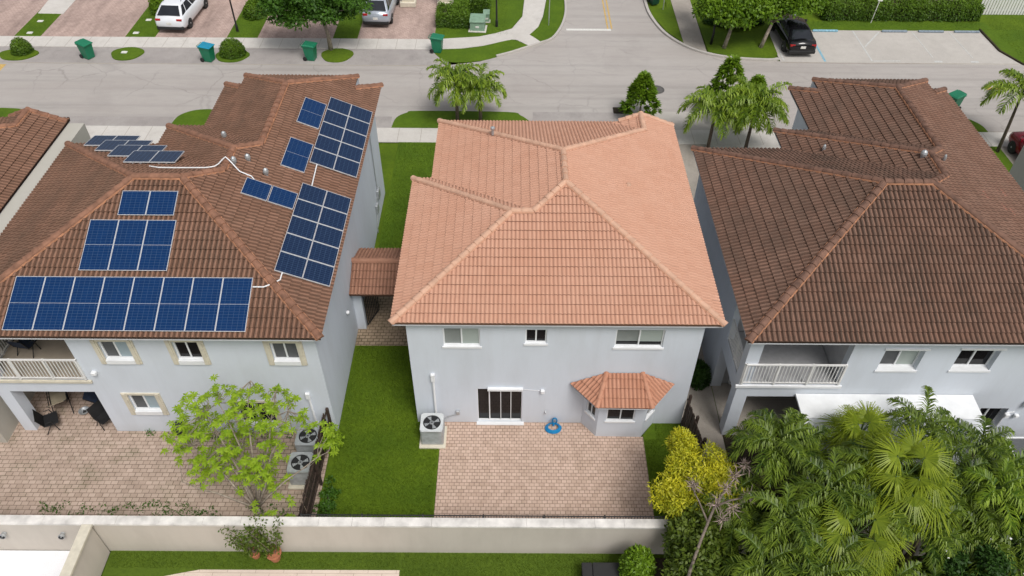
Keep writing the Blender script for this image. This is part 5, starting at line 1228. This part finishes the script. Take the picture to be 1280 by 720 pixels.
# potted plants
def potted(label,x,y,s,n,hgt):
    t=thing('potted_plant',label,'potted plant',(x,y,.01),group='potted plants below the wall')
    b=MB(); b.lathe([(.13*s,0),(.19*s,.3*s),(.215*s,.31*s),(.215*s,.36*s),(.18*s,.36*s),(.17*s,.28*s)],n=16); b.build('pot',M['terracotta'],t)
    st=MB(); lv=Leaves(); 
    for i in range(9):
        a=rng.random()*6.28; e=np.array([math.cos(a)*.55,math.sin(a)*.35,hgt*rng.uniform(.6,1.1)]); st.tube([(0,0,.2),tuple(e*.5+np.array([.03,0,.1])),tuple(e)],[.012,.01,.006],4)
        for f in np.linspace(.3,1,6): clump(lv,e*f,.17,n,.10,.055)
    st.build('stems',M['bark'],t); lv.build('leaves',M['lf_olive'],t)
potted('larger terracotta pot with a leggy plant below the cream wall',-7.55,12.0,1.15,14,2.1); potted('smaller terracotta pot left of the larger one below the cream wall',-8.2,12.08,.9,12,1.9)
# weeds along left patio wall
w=Leaves(); 
for x,y in list(zip(rng.uniform(-16,-7,70),rng.uniform(13.35,13.95,70)))+list(zip(rng.uniform(-13.5,-7.5,40),rng.uniform(16.4,16.9,40))):
    clump(w,(x,y,.04),.13,12,.08,.04)
w.build('weeds',M['lf_mid'],kind='stuff',label='weeds growing along the edges of the old paved patio',category='weeds')
# grass blades on the near lawns
def blades(name,rects,dens,m,label,hgt=.05):
    lv=Leaves()
    for x0,x1,y0,y1,z in rects:
        n=int((x1-x0)*(y1-y0)*dens); p=np.stack([rng.uniform(x0,x1,n),rng.uniform(y0,y1,n),np.full(n,z)],1); d=unit(n)*.6+np.array([0,0,1.])
        k=.5+.5*np.sin(p[:,0]*1.7+np.sin(p[:,1]*2.1))*np.sin(p[:,1]*1.3)
        lv.add(p,d,unit(n),rng.uniform(.6,1.3,n)*hgt,.012,np.clip(.3+.3*k+rng.normal(0,.25,n),0,1),.1)
    lv.build(name,M[m],kind='stuff',label=label,category='grass')
blades('grass',[(-6.3,-2.6,12.5,17.4,.02),(-6.3,-3.5,17.4,21.2,.02),(4.95,6.4,12.5,16.7,.02),(5.4,6.4,16.7,17.4,.02)],1500,'grasscut','short green grass of the lawns behind the garden wall')
blades('grass',[(-12.9,-3.5,11.65,12.2,.01),(-3.45,3.9,8,12.2,.01)],1300,'grasscut','short turf on the camera side of the garden wall')
blades('grass',[(-6.1,-2.8,24.7,35.9,.02)],500,'grasscut','grass of the lawn strip between the solar-panel house and the salmon-roofed house',.07)
# far lawn patches, coarser
blades('grass',[(-5.0,-.3,48.6,54,.03),(-18.6,-16.8,48.1,54,.03),(-25.3,-23.5,48.1,54,.03),(-11.7,-10.2,48.1,54,.03),(-32.5,-31,48.1,51.2,.03),(32.4,40,45.4,52,.03),(17.3,32,50,51,.03)],120,'grasscut','grass on the verges across the street',.10)

# ------------------------------------------------------------------ patio furniture
def lounger(label,x,y,rz,fab,z=0.012,kind='recliner'):
    t=thing('patio_chair',label,'chair',(x,y,z),rz,'chairs on the left house porch')
    b=MB()
    if kind=='recliner':
        prof=[(-.75,.38),(-.25,.42),(.15,.36),(.75,.95)]
    else: prof=[(-.25,.42),(.0,.40),(.22,.42),(.38,.9)]
    for (a,c),(d,e) in zip(prof[:-1],prof[1:]):
        b.add([(-.27,a,c),(.27,a,c),(.27,d,e),(-.27,d,e),(-.27,a,c-.025),(.27,a,c-.025),(.27,d,e-.025),(-.27,d,e-.025)],[(0,1,2,3),(7,6,5,4),(0,4,5,1),(1,5,6,2),(2,6,7,3),(3,7,4,0)])
    b.build('sling',fab,t)
    for sx in (-1,1):
        b=MB(); b.tube([(sx*.29,a,c) for a,c in prof],.018,5); b.tube([(sx*.31,prof[0][0]+.1,0),(sx*.31,prof[0][0]+.2,.6),(sx*.31,prof[-1][0]-.25,.6)],.018,5); b.tube([(sx*.31,prof[-1][0]-.1,0),(sx*.30,prof[1][0],.45)],.018,5); b.build('side_frame',M['black'],t)
    return t
lounger('tan sling recliner in the left house porch',-17.0,18.1,R(-150),M['fabric_tan'])
lounger('dark low chair with a pale cushion in front of the porch column',-16.9,17.15,R(120),M['black'],kind='c')
lounger('dark reclining chair deep in the right side of the porch',-15.05,18.1,R(100),M['navy'])
lounger('thin black frame chair at the right edge of the porch opening',-14.95,17.3,R(60),M['black'],kind='c')
lounger('navy chair on the left house balcony',-17.0,18.2,R(170),M['navy'],z=3.02,kind='c')
t=thing('fire_bowl','small round metal bowl on the porch pavers','bowl',(-16.0,17.75,.012)); b=MB(); b.lathe([(.08,0),(.16,.1),(.2,.16),(.17,.16),(.1,.08)],n=16); b.build('bowl',M['galv'],t); b=MB(); b.lathe([(.1,.06),(.04,.1),(.01,.2)],n=10); b.build('lid',M['black'],t)
t=thing('kettle_grill','small round black grill standing by the left house wall','grill',(-11.85,16.5,.012))
b=MB(); b.lathe([(.02,.55),(.2,.62),(.27,.8),(.27,.84),(.2,.98),(.05,1.03)],n=18); b.build('bowl',M['black'],t)
for a in (0.3,2.4,4.5): b=MB(); b.tube([(.1*math.cos(a),.1*math.sin(a),.6),(.28*math.cos(a),.28*math.sin(a),0)],.014,5); b.build('leg',M['galv'],t)
t=thing('storage_box','black storage box with a ribbed lid at the bottom edge','storage box',(2.95,11.2,.01)); b=MB(); b.bbox(-.62,.62,-.4,.4,0,.55,.04,2); b.build('body',M['black'],t)
b=MB(); b.bbox(-.65,-.32,-.43,.43,.55,.63,.03,2).bbox(-.31,.65,-.43,.43,.55,.64,.03,2); b.build('lid',M['rubber'],t)
# white patio cover right
t=thing('patio_cover','white roofed patio cover attached to the grey house behind the palms','patio cover',(0,0,0))
b=MB(); z0,z1=2.5,2.32
def zc(y): return z1+(z0-z1)*(y-14.2)/(16.93-14.2)
def slab(mb,x0,x1,y0,y1,dz=0,th=.08):
    vs=[(x0,y0,zc(y0)+dz),(x1,y0,zc(y0)+dz),(x1,y1,zc(y1)+dz),(x0,y1,zc(y1)+dz)]; vs+=[(p[0],p[1],p[2]-th) for p in vs]
    mb.add(vs,[(0,1,2,3),(7,6,5,4),(0,4,5,1),(1,5,6,2),(2,6,7,3),(3,7,4,0)])
slab(b,9.95,16.12,15.95,16.93); 
for x in (9.95,11.7,13.2,14.6,15.97): slab(b,x,x+.16,14.2,15.945)
slab(b,10.11,15.97,14.2,14.35); b.build('frame',M['white'],t)
b=MB()
for x0,x1 in ((10.12,11.69),(11.87,13.19),(13.37,14.59),(14.77,15.96)): slab(b,x0,x1,14.36,15.94,-.015,.03)
b.build('panels',M['greypanel'],t)
for x in (10.05,13.0,16.0): b=MB(); b.box(x-.06,x+.06,14.25,14.37,0,2.24); b.build('post',M['white'],t)
# garden table right edge
t=thing('garden_table','white framed garden table at the right edge near the grey house','table',(18.3,15.95,0)); b=MB()
for y in (-.45,.45): b.box(-.5,.5,y-.03,y+.03,.70,.74)
for x in (-.5,.5): b.box(x-.03,x+.03,-.41,.41,.70,.74)
b.build('table_frame',M['white'],t)
for x in (-.47,.47):
    for y in (-.45,.45): b=MB(); b.box(x-.025,x+.025,y-.025,y+.025,0,.70); b.build('leg',M['white'],t)
b=MB(); b.box(-.44,.44,-.40,.40,.72,.73); b.build('glass_top',M['screen'],t)
lo=lounger('dark chair beside the white framed garden table at the right edge',18.9,16.2,R(-90),M['navy'],kind='c'); lo['group']='garden furniture of the grey house'
ft=MB(); ft.bbox(18.1,18.3,16.8,16.948,1.95,2.2,.02,1).tube([(17.75,16.93,.2),(17.75,16.93,1.5),(18.0,16.93,1.55)],.02,6).bbox(17.68,17.85,16.82,16.945,1.3,1.5,.02,1).bbox(18.05,18.2,16.82,16.945,1.3,1.45,.02,1); ft.build('service_boxes',M['white'],hr)

# ------------------------------------------------------------------ camera, light, world
F=975.;TH=R(44.2);RO=R(.5);YA=R(.15);H=24.0
cy,sy=math.cos(YA),math.sin(YA)
fw=Vector((sy*math.cos(TH),cy*math.cos(TH),-math.sin(TH))); rt=Vector((cy,-sy,0)); up=rt.cross(fw)
r2=rt*math.cos(RO)+up*math.sin(RO); u2=-rt*math.sin(RO)+up*math.cos(RO)
cam=bpy.data.cameras.new('camera'); co=bpy.data.objects.new('camera',cam); col.objects.link(co)
co.matrix_world=Matrix(((r2.x,u2.x,-fw.x,0),(r2.y,u2.y,-fw.y,0),(r2.z,u2.z,-fw.z,H),(0,0,0,1)))
cam.sensor_width=36; cam.lens=36*F/1280; cam.clip_end=1500; scn.camera=co
sun=bpy.data.lights.new('sun','SUN'); so=bpy.data.objects.new('sun',sun); col.objects.link(so)
SE,SA=R(58),R(150)   # elevation, azimuth from +Y clockwise
sun.energy=2.0; sun.angle=R(22); sun.color=(1,.975,.94)
dirv=Vector((math.sin(SA)*math.cos(SE),math.cos(SA)*math.cos(SE),math.sin(SE))); so.rotation_euler=dirv.to_track_quat('Z','Y').to_euler()
wd=bpy.data.worlds.new('World'); scn.world=wd; wd.use_nodes=True; nt=wd.node_tree
sk=nt.nodes.new('ShaderNodeTexSky'); sk.sky_type='NISHITA'; sk.sun_disc=False; sk.sun_elevation=SE; sk.sun_rotation=SA; sk.air_density=1; sk.dust_density=4
hs=nt.nodes.new('ShaderNodeHueSaturation'); hs.inputs['Saturation'].default_value=.30; nt.links.new(sk.outputs[0],hs.inputs['Color'])
bg=nt.nodes['Background']; nt.links.new(hs.outputs[0],bg.inputs[0]); bg.inputs[1].default_value=.12
scn.view_settings.view_transform='Standard'; scn.view_settings.look='None'; scn.view_settings.exposure=0
